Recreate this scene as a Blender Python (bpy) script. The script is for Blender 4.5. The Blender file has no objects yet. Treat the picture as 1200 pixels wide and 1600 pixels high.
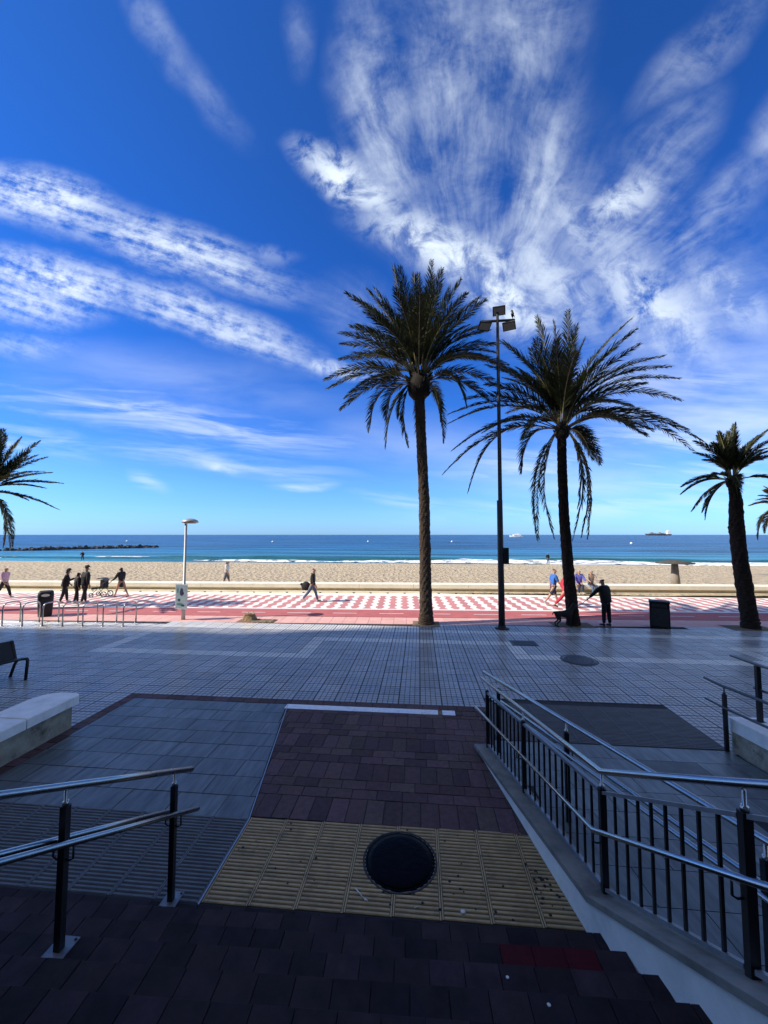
import bpy, math, random
from mathutils import Vector, Matrix, noise
R = math.radians
random.seed(11)
scene = bpy.context.scene
COL = scene.collection

# ------------------------------------------------------------------ camera
EYE = 3.35                                    # eye height above the plaza
F = 600.0 / 1600.0                            # focal length / picture height
YAW, PITCH = R(5.228), R(3.386)
cd = bpy.data.cameras.new('camera'); cam = bpy.data.objects.new('camera', cd); COL.objects.link(cam)
cd.sensor_fit = 'VERTICAL'; cd.sensor_height = 24.0; cd.lens = 24.0 * F
cd.clip_start = 0.05; cd.clip_end = 60000
cam.location = (0, 0, EYE); cam.rotation_euler = (R(90) + PITCH, 0, YAW)
scene.camera = cam
scene.view_settings.view_transform = 'Standard'; scene.view_settings.look = 'None'
scene.view_settings.gamma = 1.0; scene.view_settings.use_curve_mapping = False
scene.view_settings.exposure = 0.32

# ------------------------------------------------------------------ sun and sky
SUN = Vector((-1.24, -0.362, 1.0)).normalized()          # towards the sun
sd = bpy.data.lights.new('sun', 'SUN'); sd.energy = 5.0; sd.angle = R(0.53); sd.color = (1.0, 0.93, 0.82)
so = bpy.data.objects.new('sun', sd); COL.objects.link(so)
so.rotation_euler = (-SUN).to_track_quat('-Z', 'Y').to_euler(); so.location = (-40, -20, 60)

world = bpy.data.worlds.new('World'); scene.world = world; world.use_nodes = True
world.cycles.sampling_method = 'MANUAL'; world.cycles.sample_map_resolution = 256
WT = world.node_tree; WT.nodes.clear()
def wn(t, **k):
    n = WT.nodes.new(t)
    for a, b in k.items(): setattr(n, a, b)
    return n
def wl(a, b): WT.links.new(a, b)
def wmath(op, a, b=None, c=None, clamp=False):
    n = wn('ShaderNodeMath', operation=op, use_clamp=clamp)
    for i, s in enumerate((a, b, c)):
        if s is None: continue
        if isinstance(s, (int, float)): n.inputs[i].default_value = s
        else: wl(s, n.inputs[i])
    return n.outputs[0]
def wrange(v, a, b, c=0.0, d=1.0, smooth=True):
    n = wn('ShaderNodeMapRange', interpolation_type='SMOOTHSTEP' if smooth else 'LINEAR')
    wl(v, n.inputs['Value'])
    for k, x in (('From Min', a), ('From Max', b), ('To Min', c), ('To Max', d)): n.inputs[k].default_value = x
    return n.outputs[0]
def wnoise(vec, scale, detail=6, rough=0.6, dist=0.0):
    n = wn('ShaderNodeTexNoise'); wl(vec, n.inputs['Vector'])
    n.inputs['Scale'].default_value = scale; n.inputs['Detail'].default_value = detail
    n.inputs['Roughness'].default_value = rough; n.inputs['Distortion'].default_value = dist
    return n.outputs['Fac']
def wmap(vec, loc=(0, 0, 0), rot=0.0, sc=(1, 1, 1), kind='TEXTURE'):
    n = wn('ShaderNodeMapping', vector_type=kind); wl(vec, n.inputs['Vector'])
    n.inputs['Location'].default_value = loc; n.inputs['Rotation'].default_value = (0, 0, rot); n.inputs['Scale'].default_value = sc
    return n.outputs[0]
sky = wn('ShaderNodeTexSky', sky_type='NISHITA'); sky.sun_disc = False
sky.sun_elevation = math.asin(SUN.z); sky.sun_rotation = math.atan2(SUN.x, SUN.y)
sky.altitude = 10; sky.air_density = 1.0; sky.dust_density = 0.25; sky.ozone_density = 2.5
tc = wn('ShaderNodeTexCoord'); sep = wn('ShaderNodeSeparateXYZ'); wl(tc.outputs['Generated'], sep.inputs[0])
DX, DY, DZ = sep.outputs
# deep polarised blue overhead, paler towards the sea
hs = wn('ShaderNodeHueSaturation'); hs.inputs['Hue'].default_value = 0.515; hs.inputs['Saturation'].default_value = 1.12
wl(sky.outputs[0], hs.inputs['Color'])
elev = wmath('MAXIMUM', DZ, 0.0)
tint = wn('ShaderNodeValToRGB'); wl(elev, tint.inputs[0])
cr = tint.color_ramp; cr.interpolation = 'EASE'
SKYRAMP = [(0.0, (0.46, 0.86, 2.0)), (0.04, (0.50, 0.92, 1.72)), (0.12, (0.52, 1.0, 1.6)), (0.28, (0.30, 0.86, 1.60)), (0.5, (0.22, 0.80, 1.50)), (0.8, (0.27, 0.82, 1.38))]
while len(cr.elements) < len(SKYRAMP): cr.elements.new(0.5)
for e, (p, c) in zip(cr.elements, SKYRAMP): e.position = p; e.color = (*[x / 4 for x in c], 1)
mul = wn('ShaderNodeMix', data_type='RGBA', blend_type='MULTIPLY'); mul.inputs[0].default_value = 1.0
wl(hs.outputs[0], mul.inputs[6]); wl(tint.outputs[0], mul.inputs[7])
mul2 = wn('ShaderNodeMix', data_type='RGBA', blend_type='MULTIPLY'); mul2.inputs[0].default_value = 1.0
mul2.inputs[7].default_value = (4, 4, 4, 1); wl(mul.outputs[2], mul2.inputs[6])
SKYCOL = mul2.outputs[2]
# cloud layer: directions over the sea are described by (x/y, z/y)
ysafe = wmath('MAXIMUM', DY, 0.05)
uv = wn('ShaderNodeCombineXYZ'); wl(wmath('DIVIDE', DX, ysafe), uv.inputs[0]); wl(wmath('DIVIDE', DZ, ysafe), uv.inputs[1])
UV = uv.outputs[0]
wv = wn('ShaderNodeTexNoise'); wl(UV, wv.inputs['Vector']); wv.inputs['Scale'].default_value = 3.0; wv.inputs['Detail'].default_value = 4
vm = wn('ShaderNodeVectorMath', operation='MULTIPLY_ADD'); wl(wv.outputs['Color'], vm.inputs[0]); vm.inputs[1].default_value = (0.10, 0.10, 0); 
va = wn('ShaderNodeVectorMath', operation='SUBTRACT'); wl(UV, va.inputs[0]); va.inputs[1].default_value = (0.05, 0.05, 0)
wl(va.outputs[0], vm.inputs[2]); UVW = vm.outputs[0]          # warped directions
def strokes(lst, vec=None):
    """soft elongated patches: (u0, v0, u1, v1, half width, weight)"""
    tot = None
    for (u0, v0, u1, v1, w, k) in lst:
        L = math.hypot(u1 - u0, v1 - v0) / 2 + w
        m = wmap(vec or UVW, ((u0 + u1) / 2, (v0 + v1) / 2, 0), math.atan2(v1 - v0, u1 - u0), (L, w, 1))
        ln = wn('ShaderNodeVectorMath', operation='LENGTH'); wl(m, ln.inputs[0])
        d = wrange(ln.outputs['Value'], 0.1, 1.25, k, 0.0)
        tot = d if tot is None else wmath('MAXIMUM', tot, d)
    return tot
S_E = [(-1.318, 0.525, -0.16, 0.335, 0.112, 0.22), (0.398, 0.301, 1.018, 0.33, 0.162, 0.85), (0.042, 0.176, 0.908, 0.131, 0.097, 0.5), (-1.227, 0.424, -0.407, 0.289, 0.074, 0.35), (-0.3, 0.251, 0.238, 0.222, 0.086, 0.3)]
S_A = [(-1.402, 1.101, -0.885, 0.921, 0.094, 1.0), (-1.031, 0.973, -0.378, 0.695, 0.085, 0.85), (-1.383, 0.838, -0.796, 0.696, 0.084, 1.0), (-0.918, 0.753, -0.32, 0.491, 0.071, 0.8), (-1.377, 0.746, -0.954, 0.662, 0.088, 0.75), (-0.716, 0.649, -0.302, 0.454, 0.048, 0.7), (-1.365, 0.586, -1.009, 0.55, 0.043, 0.35)]
S_B = [(-1.355, 0.448, -0.092, 0.212, 0.062, 0.55), (-0.974, 0.266, -0.16, 0.153, 0.039, 0.4), (-1.304, 0.331, -0.914, 0.246, 0.047, 0.35), (-0.794, 0.18, -0.697, 0.125, 0.025, 0.35), (-0.387, 0.135, -0.211, 0.133, 0.016, 0.5), (-0.626, 0.213, -0.477, 0.175, 0.021, 0.5), (-0.159, 0.111, 0.074, 0.075, 0.02, 0.35), (-0.025, 0.059, 0.975, 0.084, 0.048, 0.35), (0.396, 0.219, 0.987, 0.269, 0.096, 0.6), (0.362, 0.122, 0.91, 0.162, 0.064, 0.5), (0.042, 0.176, 0.488, 0.193, 0.066, 0.5), (-1.3, 0.273, -1.093, 0.25, 0.03, 0.6), (0.479, 0.381, 0.992, 0.363, 0.049, 0.4)]
S_C = [(0.119, 1.109, 0.409, 0.672, 0.309, 0.42), (0.415, 0.899, 0.788, 0.565, 0.224, 0.42), (-0.146, 1.466, -0.056, 0.884, 0.134, 0.75), (0.071, 1.535, 0.133, 0.851, 0.19, 0.62), (0.314, 1.5, 0.24, 1.189, 0.19, 0.55), (0.374, 1.174, 0.246, 0.613, 0.126, 0.72), (0.877, 1.421, 0.616, 1.147, 0.072, 0.5), (0.691, 1.068, 0.472, 0.668, 0.105, 0.8), (0.852, 0.93, 0.532, 0.596, 0.085, 0.6), (0.568, 0.713, 0.723, 0.437, 0.185, 0.5), (-0.021, 0.881, 0.408, 0.655, 0.179, 0.6), (-0.888, 1.692, -0.681, 1.352, 0.063, 0.34), (-0.703, 1.416, -0.499, 1.153, 0.057, 0.24), (-0.363, 1.555, -0.332, 1.351, 0.05, 0.2), (0.936, 1.112, 0.852, 0.93, 0.069, 0.45), (-0.197, 0.62, -0.109, 0.544, 0.108, 0.25), (0.405, 0.519, 0.931, 0.525, 0.133, 0.4)]
S_D = [(-0.31, 1.085, -0.092, 0.906, 0.068, 1.0), (-0.109, 0.852, 0.28, 0.663, 0.086, 0.95), (0.281, 0.733, 0.406, 0.587, 0.105, 0.55), (-0.32, 0.461, -0.092, 0.42, 0.028, 0.8), (0.462, 0.843, 0.59, 0.902, 0.06, 0.75), (0.148, 0.689, 0.294, 0.558, 0.081, 0.95), (0.504, 0.683, 0.681, 0.505, 0.108, 0.75), (0.719, 0.669, 0.831, 0.53, 0.066, 0.5), (-0.454, 0.803, -0.343, 0.785, 0.03, 0.2), (-0.569, 0.189, -0.496, 0.181, 0.014, 0.5), (0.367, 0.904, 0.505, 0.718, 0.081, 0.4), (-0.273, 1.091, -0.163, 1.005, 0.046, 0.6)]
FAN = (0.144, 0.428)
front = wrange(DY, 0.06, 0.22)
# A: rippled bands, left
rA = wmap(UV, (0, 0, 0), R(-20), (0.060, 0.034, 1)); nA = wnoise(rA, 1.0, 6, 0.68, 0.0)
rA2 = wmap(UV, (0, 0, 0), R(-21), (0.42, 0.034, 1)); nA2 = wnoise(rA2, 1.0, 4, 0.55, 0.15)
nA = wmath('ADD', wmath('MULTIPLY', nA, 0.55), wmath('MULTIPLY', nA2, 0.45))
A = wmath('MULTIPLY', strokes(S_A), wrange(nA, 0.34, 0.64))
# B: thin horizontal veils
rB = wmap(UV, (0, 0, 0), R(-7), (0.34, 0.035, 1)); nB = wnoise(rB, 1.0, 8, 0.6, 0.5)
B = wmath('MULTIPLY', strokes(S_B), wrange(nB, 0.34, 0.66))
# C: fan of wisps, right
fc = wn('ShaderNodeVectorMath', operation='SUBTRACT'); wl(UVW, fc.inputs[0]); fc.inputs[1].default_value = (FAN[0], FAN[1], 0)
fs = wn('ShaderNodeSeparateXYZ'); wl(fc.outputs[0], fs.inputs[0])
ang = wmath('ARCTAN2', fs.outputs[0], fs.outputs[1])
fl = wn('ShaderNodeVectorMath', operation='LENGTH'); wl(fc.outputs[0], fl.inputs[0])
pol = wn('ShaderNodeCombineXYZ'); wl(wmath('MULTIPLY', ang, 5.0), pol.inputs[0]); wl(wmath('MULTIPLY', fl.outputs['Value'], 2.0), pol.inputs[1])
nC1 = wnoise(pol.outputs[0], 1.3, 6, 0.6, 0.25)
pol2 = wn('ShaderNodeCombineXYZ'); wl(wmath('MULTIPLY', ang, 16.0), pol2.inputs[0]); wl(wmath('MULTIPLY', fl.outputs['Value'], 3.0), pol2.inputs[1])
nC2 = wnoise(pol2.outputs[0], 1.6, 6, 0.62, 0.2)
nC3 = wnoise(UVW, 4.0, 8, 0.66, 0.3)
nC = wmath('ADD', wmath('ADD', wmath('MULTIPLY', nC1, 0.33), wmath('MULTIPLY', nC2, 0.15)), wmath('MULTIPLY', nC3, 0.52))
C = wmath('MULTIPLY', strokes(S_C), wrange(nC, 0.37, 0.70))
rE = wmap(UV, (0, 0, 0), R(-6), (0.8, 0.16, 1)); nE = wnoise(rE, 1.0, 5, 0.55, 0.3)
E_ = wmath('MULTIPLY', strokes(S_E), wrange(nE, 0.3, 0.7))
B = wmath('MAXIMUM', B, E_)
# D: puffy bright patches
nD = wnoise(UVW, 11.0, 9, 0.66, 0.4)
Dd = wmath('MULTIPLY', strokes(S_D), wrange(nD, 0.36, 0.62))
fsum = wmath('SUBTRACT', 1.0, wmath('MULTIPLY', wmath('MULTIPLY', wmath('SUBTRACT', 1.0, A, clamp=True), wmath('SUBTRACT', 1.0, B, clamp=True)),
            wmath('MULTIPLY', wmath('SUBTRACT', 1.0, C, clamp=True), wmath('SUBTRACT', 1.0, Dd, clamp=True))), clamp=True)
# unseen cloud round the rest of the sky, thickened to whiten the shade
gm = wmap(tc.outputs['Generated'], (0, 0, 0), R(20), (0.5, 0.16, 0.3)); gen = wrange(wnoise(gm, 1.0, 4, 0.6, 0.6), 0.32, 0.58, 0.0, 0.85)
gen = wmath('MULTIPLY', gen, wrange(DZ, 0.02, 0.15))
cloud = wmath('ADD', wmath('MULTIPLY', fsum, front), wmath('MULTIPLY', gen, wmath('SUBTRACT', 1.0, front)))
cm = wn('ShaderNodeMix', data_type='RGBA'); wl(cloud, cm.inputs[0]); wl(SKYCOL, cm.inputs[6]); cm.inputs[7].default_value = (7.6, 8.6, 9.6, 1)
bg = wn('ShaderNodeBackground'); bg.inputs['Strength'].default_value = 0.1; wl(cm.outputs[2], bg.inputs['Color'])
wo = wn('ShaderNodeOutputWorld'); wl(bg.outputs[0], wo.inputs['Surface'])

# ------------------------------------------------------------------ helpers
def pr(lst):                                   # picks by weight-free choice
    return random.choice(lst)
class MB:
    """collects shapes (in local or world coordinates) for ONE mesh object"""
    def __init__(s): s.v = []; s.f = []; s.m = []; s.sm = []
    def add(s, vs, fs, mi=0, smooth=False):
        o = len(s.v); s.v += [tuple(p) for p in vs]; s.f += [tuple(i + o for i in f) for f in fs]
        s.m += [mi] * len(fs); s.sm += [smooth] * len(fs); return s
    def box(s, a, b, mi=0, bev=0.0, M=None):
        x0, y0, z0 = a; x1, y1, z1 = b
        if bev <= 0:
            vs = [(x0,y0,z0),(x1,y0,z0),(x1,y1,z0),(x0,y1,z0),(x0,y0,z1),(x1,y0,z1),(x1,y1,z1),(x0,y1,z1)]
            fs = [(0,3,2,1),(4,5,6,7),(0,1,5,4),(1,2,6,5),(2,3,7,6),(3,0,4,7)]
        else:                                   # chamfered top edge
            c = bev
            vs = [(x0,y0,z0),(x1,y0,z0),(x1,y1,z0),(x0,y1,z0),(x0,y0,z1-c),(x1,y0,z1-c),(x1,y1,z1-c),(x0,y1,z1-c),
                  (x0+c,y0+c,z1),(x1-c,y0+c,z1),(x1-c,y1-c,z1),(x0+c,y1-c,z1)]
            fs = [(0,1,5,4),(1,2,6,5),(2,3,7,6),(3,0,4,7),(4,5,9,8),(5,6,10,9),(6,7,11,10),(7,4,8,11),(8,9,10,11)]
        if M is not None: vs = [tuple(M @ Vector(p)) for p in vs]
        return s.add(vs, fs, mi)
    def tube(s, pts, rad, seg=8, mi=0, smooth=True, cap=True, flat=1.0):
        pts = [Vector(p) for p in pts]; n = len(pts)
        if isinstance(rad, (int, float)): rad = [rad] * n
        vs = []; up0 = None
        for i, p in enumerate(pts):
            t = (pts[min(i + 1, n - 1)] - pts[max(i - 1, 0)]).normalized()
            ref = Vector((0, 0, 1)) if abs(t.z) < 0.9 else Vector((1, 0, 0))
            if up0 is not None: ref = up0
            a = t.cross(ref)
            if a.length < 1e-5: a = t.orthogonal()
            a.normalize(); b = t.cross(a).normalized(); up0 = -b if up0 is None else (a.cross(t)).normalized()
            for k in range(seg):
                w = 2 * math.pi * k / seg
                vs.append(p + a * math.cos(w) * rad[i] + b * math.sin(w) * rad[i] * flat)
        fs = [(i*seg+k, i*seg+(k+1)%seg, (i+1)*seg+(k+1)%seg, (i+1)*seg+k) for i in range(n-1) for k in range(seg)]
        s.add(vs, fs, mi, smooth)
        if cap:
            o = len(s.v) - n * seg
            s.f += [tuple(o + k for k in range(seg))[::-1], tuple(o + (n-1)*seg + k for k in range(seg))]; s.m += [mi]*2; s.sm += [False]*2
        return s
    def lathe(s, prof, c=(0,0,0), seg=24, mi=0, smooth=True, sx=1, sy=1):
        vs = [(c[0]+r*math.cos(2*math.pi*k/seg)*sx, c[1]+r*math.sin(2*math.pi*k/seg)*sy, c[2]+z) for r, z in prof for k in range(seg)]
        n = len(prof)
        fs = [(i*seg+k, i*seg+(k+1)%seg, (i+1)*seg+(k+1)%seg, (i+1)*seg+k) for i in range(n-1) for k in range(seg)]
        s.add(vs, fs, mi, smooth); o = len(s.v) - n*seg
        s.f += [tuple(o + k for k in range(seg))[::-1], tuple(o + (n-1)*seg + k for k in range(seg))]; s.m += [mi]*2; s.sm += [False]*2
        return s
    def prism(s, poly, z0, z1, mi=0):          # vertical extrusion, counter-clockwise plan polygon
        n = len(poly); z0 = z0 if isinstance(z0, (list, tuple)) else [z0]*n; z1 = z1 if isinstance(z1, (list, tuple)) else [z1]*n
        vs = [(p[0],p[1],z) for p, z in zip(poly, z0)] + [(p[0],p[1],z) for p, z in zip(poly, z1)]
        fs = [tuple(range(n))[::-1], tuple(range(n, 2*n))] + [(i, (i+1)%n, n+(i+1)%n, n+i) for i in range(n)]
        return s.add(vs, fs, mi)
    def mesh(s, name, mats, origin=(0,0,0)):
        me = bpy.data.meshes.new(name); o = Vector(origin)
        me.from_pydata([tuple(Vector(p) - o) for p in s.v] if o.length else s.v, [], s.f)
        for mt in (mats if isinstance(mats, (list, tuple)) else [mats]): me.materials.append(mt)
        me.polygons.foreach_set('material_index', s.m); me.polygons.foreach_set('use_smooth', s.sm); me.update()
        return me
def obj(name, me, parent=None, loc=(0,0,0), rot=None):
    o = bpy.data.objects.new(name, me); COL.objects.link(o); o.location = loc
    if rot: o.rotation_euler = rot
    if parent: o.parent = parent
    return o
def part(name, mb, mats, parent, world=True):  # a part given in world coordinates under a thing whose Empty is unrotated
    return obj(name, mb.mesh(name, mats, parent.location if world else (0,0,0)), parent)
def tag(o, label=None, cat=None, group=None, kind=None):
    for k, v in (('label', label), ('category', cat), ('group', group), ('kind', kind)):
        if v: o[k] = v
    return o
def thing(name, label, cat, loc=(0,0,0), rz=0.0, group=None):
    o = bpy.data.objects.new(name, None); COL.objects.link(o); o.location = loc; o.rotation_euler = (0,0,rz); o.empty_display_size = 0.2
    return tag(o, label, cat, group)
def single(name, mb, mats, label, cat, origin=(0,0,0), group=None, rz=0.0):
    o = obj(name, mb.mesh(name, mats, origin), None, origin, (0,0,rz) if rz else None)
    return tag(o, label, cat, group)
def struct(name, mb, mats, kind='structure'):
    return tag(obj(name, mb.mesh(name, mats)), kind=kind)
def piece(name, me, parent, loc=(0,0,0), rot=None):
    o = bpy.data.objects.new(name, me); COL.objects.link(o); o.parent = parent; o.location = loc
    if rot: o.rotation_euler = rot
    return o

# ------------------------------------------------------------------ materials
def mat(name, col, rough=0.7, vary=0.0, nscale=8.0, namt=0.0, col2=None, bump=0.0, bscale=60.0, metal=0.0, spec=0.5, stain=0.0, stcol=(0.01,0.01,0.01),
        stscale=3.0, hue=0.0, rvar=0.0, stretch=None, cellvary=None, voro=None, coat=0.0, trans=0.0):
    m = bpy.data.materials.new(name); m.use_nodes = True; t = m.node_tree; b = t.nodes['Principled BSDF']
    N = t.nodes.new; Lk = t.links.new
    geo = N('ShaderNodeNewGeometry'); pos = geo.outputs['Position']
    if stretch:
        mp = N('ShaderNodeMapping'); Lk(pos, mp.inputs[0]); mp.inputs['Scale'].default_value = stretch; pos = mp.outputs[0]
    b.inputs['Base Color'].default_value = (*col, 1); b.inputs['Roughness'].default_value = rough
    b.inputs['Metallic'].default_value = metal; b.inputs['Specular IOR Level'].default_value = spec
    if coat: b.inputs['Coat Weight'].default_value = coat
    cur = None
    def mixrgb(a, bb, f, mode='MIX'):
        n = N('ShaderNodeMix'); n.data_type = 'RGBA'; n.blend_type = mode
        for i, s in ((0, f), (6, a), (7, bb)):
            if isinstance(s, (int, float)): n.inputs[i].default_value = s
            elif isinstance(s, tuple): n.inputs[i].default_value = (*s[:3], 1)
            else: Lk(s, n.inputs[i])
        return n.outputs[2]
    cur = col
    if namt > 0 or col2:
        nz = N('ShaderNodeTexNoise'); Lk(pos, nz.inputs['Vector']); nz.inputs['Scale'].default_value = nscale; nz.inputs['Detail'].default_value = 6; nz.inputs['Roughness'].default_value = 0.65
        mr = N('ShaderNodeMapRange'); Lk(nz.outputs['Fac'], mr.inputs[0]); mr.inputs[1].default_value = 0.32; mr.inputs[2].default_value = 0.68
        if col2: cur = mixrgb(cur, col2, mr.outputs[0])
        else:
            mr.inputs[3].default_value = 1 - namt; mr.inputs[4].default_value = 1 + namt
            cur = mixrgb(cur, mr.outputs[0], 1.0, 'MULTIPLY')
    if vary > 0:
        if cellvary:
            dv = N('ShaderNodeVectorMath'); dv.operation = 'DIVIDE'; Lk(geo.outputs['Position'], dv.inputs[0]); dv.inputs[1].default_value = (*cellvary, 10)
            fl_ = N('ShaderNodeVectorMath'); fl_.operation = 'FLOOR'; Lk(dv.outputs[0], fl_.inputs[0])
            wnz = N('ShaderNodeTexWhiteNoise'); wnz.noise_dimensions = '2D'; Lk(fl_.outputs[0], wnz.inputs['Vector']); rnd = wnz.outputs['Value']
        else:
            oi = N('ShaderNodeObjectInfo'); ad = N('ShaderNodeMath'); ad.operation = 'ADD'; Lk(oi.outputs['Random'], ad.inputs[0]); Lk(geo.outputs['Random Per Island'], ad.inputs[1])
            fr = N('ShaderNodeMath'); fr.operation = 'FRACT'; Lk(ad.outputs[0], fr.inputs[0]); rnd = fr.outputs[0]
        mr = N('ShaderNodeMapRange'); Lk(rnd, mr.inputs[0]); mr.inputs[3].default_value = 1 - vary; mr.inputs[4].default_value = 1 + vary
        cur = mixrgb(cur, mr.outputs[0], 1.0, 'MULTIPLY')
        if hue:
            h = N('ShaderNodeHueSaturation'); mh = N('ShaderNodeMapRange'); mu = N('ShaderNodeMath'); mu.operation = 'MULTIPLY'; Lk(rnd, mu.inputs[0]); mu.inputs[1].default_value = 7.3
            f2 = N('ShaderNodeMath'); f2.operation = 'FRACT'; Lk(mu.outputs[0], f2.inputs[0]); Lk(f2.outputs[0], mh.inputs[0])
            mh.inputs[3].default_value = 0.5 - hue; mh.inputs[4].default_value = 0.5 + hue; Lk(mh.outputs[0], h.inputs['Hue']); Lk(cur, h.inputs['Color']); cur = h.outputs[0]
    if stain > 0:
        nz = N('ShaderNodeTexNoise'); Lk(geo.outputs['Position'], nz.inputs['Vector']); nz.inputs['Scale'].default_value = stscale; nz.inputs['Detail'].default_value = 8; nz.inputs['Roughness'].default_value = 0.7
        mr = N('ShaderNodeMapRange'); mr.interpolation_type = 'SMOOTHSTEP'; Lk(nz.outputs['Fac'], mr.inputs[0]); mr.inputs[1].default_value = 0.52; mr.inputs[2].default_value = 0.72; mr.inputs[4].default_value = stain
        cur = mixrgb(cur, stcol, mr.outputs[0])
    if not isinstance(cur, tuple): Lk(cur, b.inputs['Base Color'])
    if rvar:
        nz = N('ShaderNodeTexNoise'); Lk(geo.outputs['Position'], nz.inputs['Vector']); nz.inputs['Scale'].default_value = 1.7; nz.inputs['Detail'].default_value = 5
        mr = N('ShaderNodeMapRange'); Lk(nz.outputs['Fac'], mr.inputs[0]); mr.inputs[1].default_value = 0.3; mr.inputs[2].default_value = 0.7
        mr.inputs[3].default_value = rough - rvar; mr.inputs[4].default_value = rough + rvar; Lk(mr.outputs[0], b.inputs['Roughness'])
    if bump:
        nz = N('ShaderNodeTexNoise'); Lk(pos, nz.inputs['Vector']); nz.inputs['Scale'].default_value = bscale; nz.inputs['Detail'].default_value = 6; nz.inputs['Roughness'].default_value = 0.65
        bp = N('ShaderNodeBump'); bp.inputs['Strength'].default_value = 1.0; bp.inputs['Distance'].default_value = bump; Lk(nz.outputs['Fac'], bp.inputs['Height'])
        if voro:
            vo = N('ShaderNodeTexVoronoi'); Lk(pos, vo.inputs['Vector']); vo.inputs['Scale'].default_value = voro[0]
            b2 = N('ShaderNodeBump'); b2.inputs['Distance'].default_value = voro[1]; Lk(vo.outputs['Distance'], b2.inputs['Height']); Lk(b2.outputs[0], bp.inputs['Normal'])
        Lk(bp.outputs[0], b.inputs['Normal'])
    if trans:
        tr = N('ShaderNodeBsdfTranslucent'); tr.inputs['Color'].default_value = (*col, 1); ms = N('ShaderNodeMixShader'); ms.inputs[0].default_value = trans
        Lk(b.outputs[0], ms.inputs[1]); Lk(tr.outputs[0], ms.inputs[2]); Lk(ms.outputs[0], t.nodes['Material Output'].inputs['Surface'])
    return m
TS = 0.433
M = {}
M['tile'] = mat('grey_tile', (0.36, 0.355, 0.355), 0.30, vary=0.17, cellvary=(TS, TS), namt=0.12, nscale=1.3, bump=0.0006, bscale=140, stain=0.5, stcol=(0.16,0.16,0.17), stscale=0.9, rvar=0.07)
M['tile_pale_sunlit'] = mat('pale_and_sunlit_tile', (0.72, 0.69, 0.63), 0.32, vary=0.07, cellvary=(TS, TS), namt=0.1, nscale=2, bump=0.0006, bscale=140, rvar=0.06)
M['groove'] = mat('grooves', (0.13, 0.13, 0.135), 0.9)
M['groove_yellow'] = mat('dirty_grooves', (0.12, 0.085, 0.045), 0.9, namt=0.4, nscale=9)
M['groove_dark'] = mat('dark_grooves', (0.045, 0.045, 0.05), 0.9, namt=0.3, nscale=9)
M['joint'] = mat('joint_mortar', (0.03, 0.03, 0.032), 0.9, namt=0.3, nscale=6)
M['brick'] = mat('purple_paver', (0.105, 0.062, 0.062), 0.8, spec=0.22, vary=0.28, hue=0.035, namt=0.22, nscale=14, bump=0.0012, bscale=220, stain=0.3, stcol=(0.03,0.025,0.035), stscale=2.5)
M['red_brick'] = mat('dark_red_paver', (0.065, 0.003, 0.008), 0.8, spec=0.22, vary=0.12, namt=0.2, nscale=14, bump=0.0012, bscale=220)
M['stair_brick'] = mat('stair_paver', (0.031, 0.019, 0.022), 0.8, spec=0.22, vary=0.42, hue=0.03, namt=0.4, nscale=5, bump=0.0012, bscale=220, stain=0.6, stcol=(0.015,0.012,0.02), stscale=1.6)  # darkened below the paving bricks, standing in for shade near the building
M['slab'] = mat('slate_slab', (0.115, 0.13, 0.135), 0.42, vary=0.16, hue=0.02, namt=0.45, nscale=2.6, stretch=(4,0.6,1), bump=0.0008, bscale=60, stain=0.4, stcol=(0.055,0.06,0.07), stscale=1.8, rvar=0.08)
M['slab_dark'] = mat('dark_slab', (0.085, 0.085, 0.09), 0.45, vary=0.15, namt=0.2, nscale=4, bump=0.0008, bscale=80)
M['tact_grey'] = mat('grey_tactile', (0.12, 0.128, 0.13), 0.6, vary=0.1, namt=0.25, nscale=5, bump=0.001, bscale=120, stain=0.4, stcol=(0.05,0.05,0.06), stscale=2.2)
M['tact_yellow'] = mat('yellow_tactile', (0.46, 0.325, 0.155), 0.66, vary=0.1, namt=0.22, nscale=6, bump=0.001, bscale=150, stain=0.55, stcol=(0.11,0.08,0.05), stscale=3.5)
M['trim'] = mat('steel_trim', (0.4, 0.42, 0.45), 0.4, metal=0.8)
M['strip'] = mat('worn_white_marble', (0.88, 0.88, 0.88), 0.22, namt=0.1, nscale=14, stain=0.45, stcol=(0.16,0.17,0.2), stscale=9)
M['rust'] = mat('rust_stain', (0.22, 0.13, 0.06), 0.8, namt=0.4, nscale=20)
M['plaster'] = mat('white_plaster', (0.84, 0.82, 0.78), 0.85, namt=0.1, nscale=2.5, bump=0.0035, bscale=170, stain=0.25, stcol=(0.25,0.25,0.25), stscale=1.4)
M['coping'] = mat('weathered_coping', (0.215, 0.20, 0.175), 0.75, namt=0.28, nscale=4, bump=0.002, bscale=90, stain=0.6, stcol=(0.08,0.075,0.07), stscale=2.6)
M['coping_white'] = mat('pale_stone_cap', (0.88, 0.85, 0.80), 0.6, namt=0.12, nscale=5, bump=0.001, bscale=120, stain=0.25, stcol=(0.3,0.29,0.27), stscale=4)
M['oldwall'] = mat('mouldy_render', (0.36, 0.32, 0.24), 0.95, namt=0.3, nscale=5, bump=0.012, bscale=24, stain=0.85, stcol=(0.03,0.028,0.022), stscale=3.2)
M['steel'] = mat('brushed_steel', (0.42, 0.43, 0.43), 0.27, metal=1.0, namt=0.08, nscale=9, rvar=0.06)
M['steel_dark'] = mat('dull_steel', (0.11, 0.115, 0.12), 0.4, metal=0.8, namt=0.1, nscale=9)
M['plate'] = mat('galvanised_plate', (0.20, 0.21, 0.22), 0.55, metal=0.5, namt=0.3, nscale=14)
M['flatbar'] = mat('painted_flat_bar', (0.30, 0.32, 0.35), 0.42, metal=0.6, namt=0.15, nscale=12)
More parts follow.
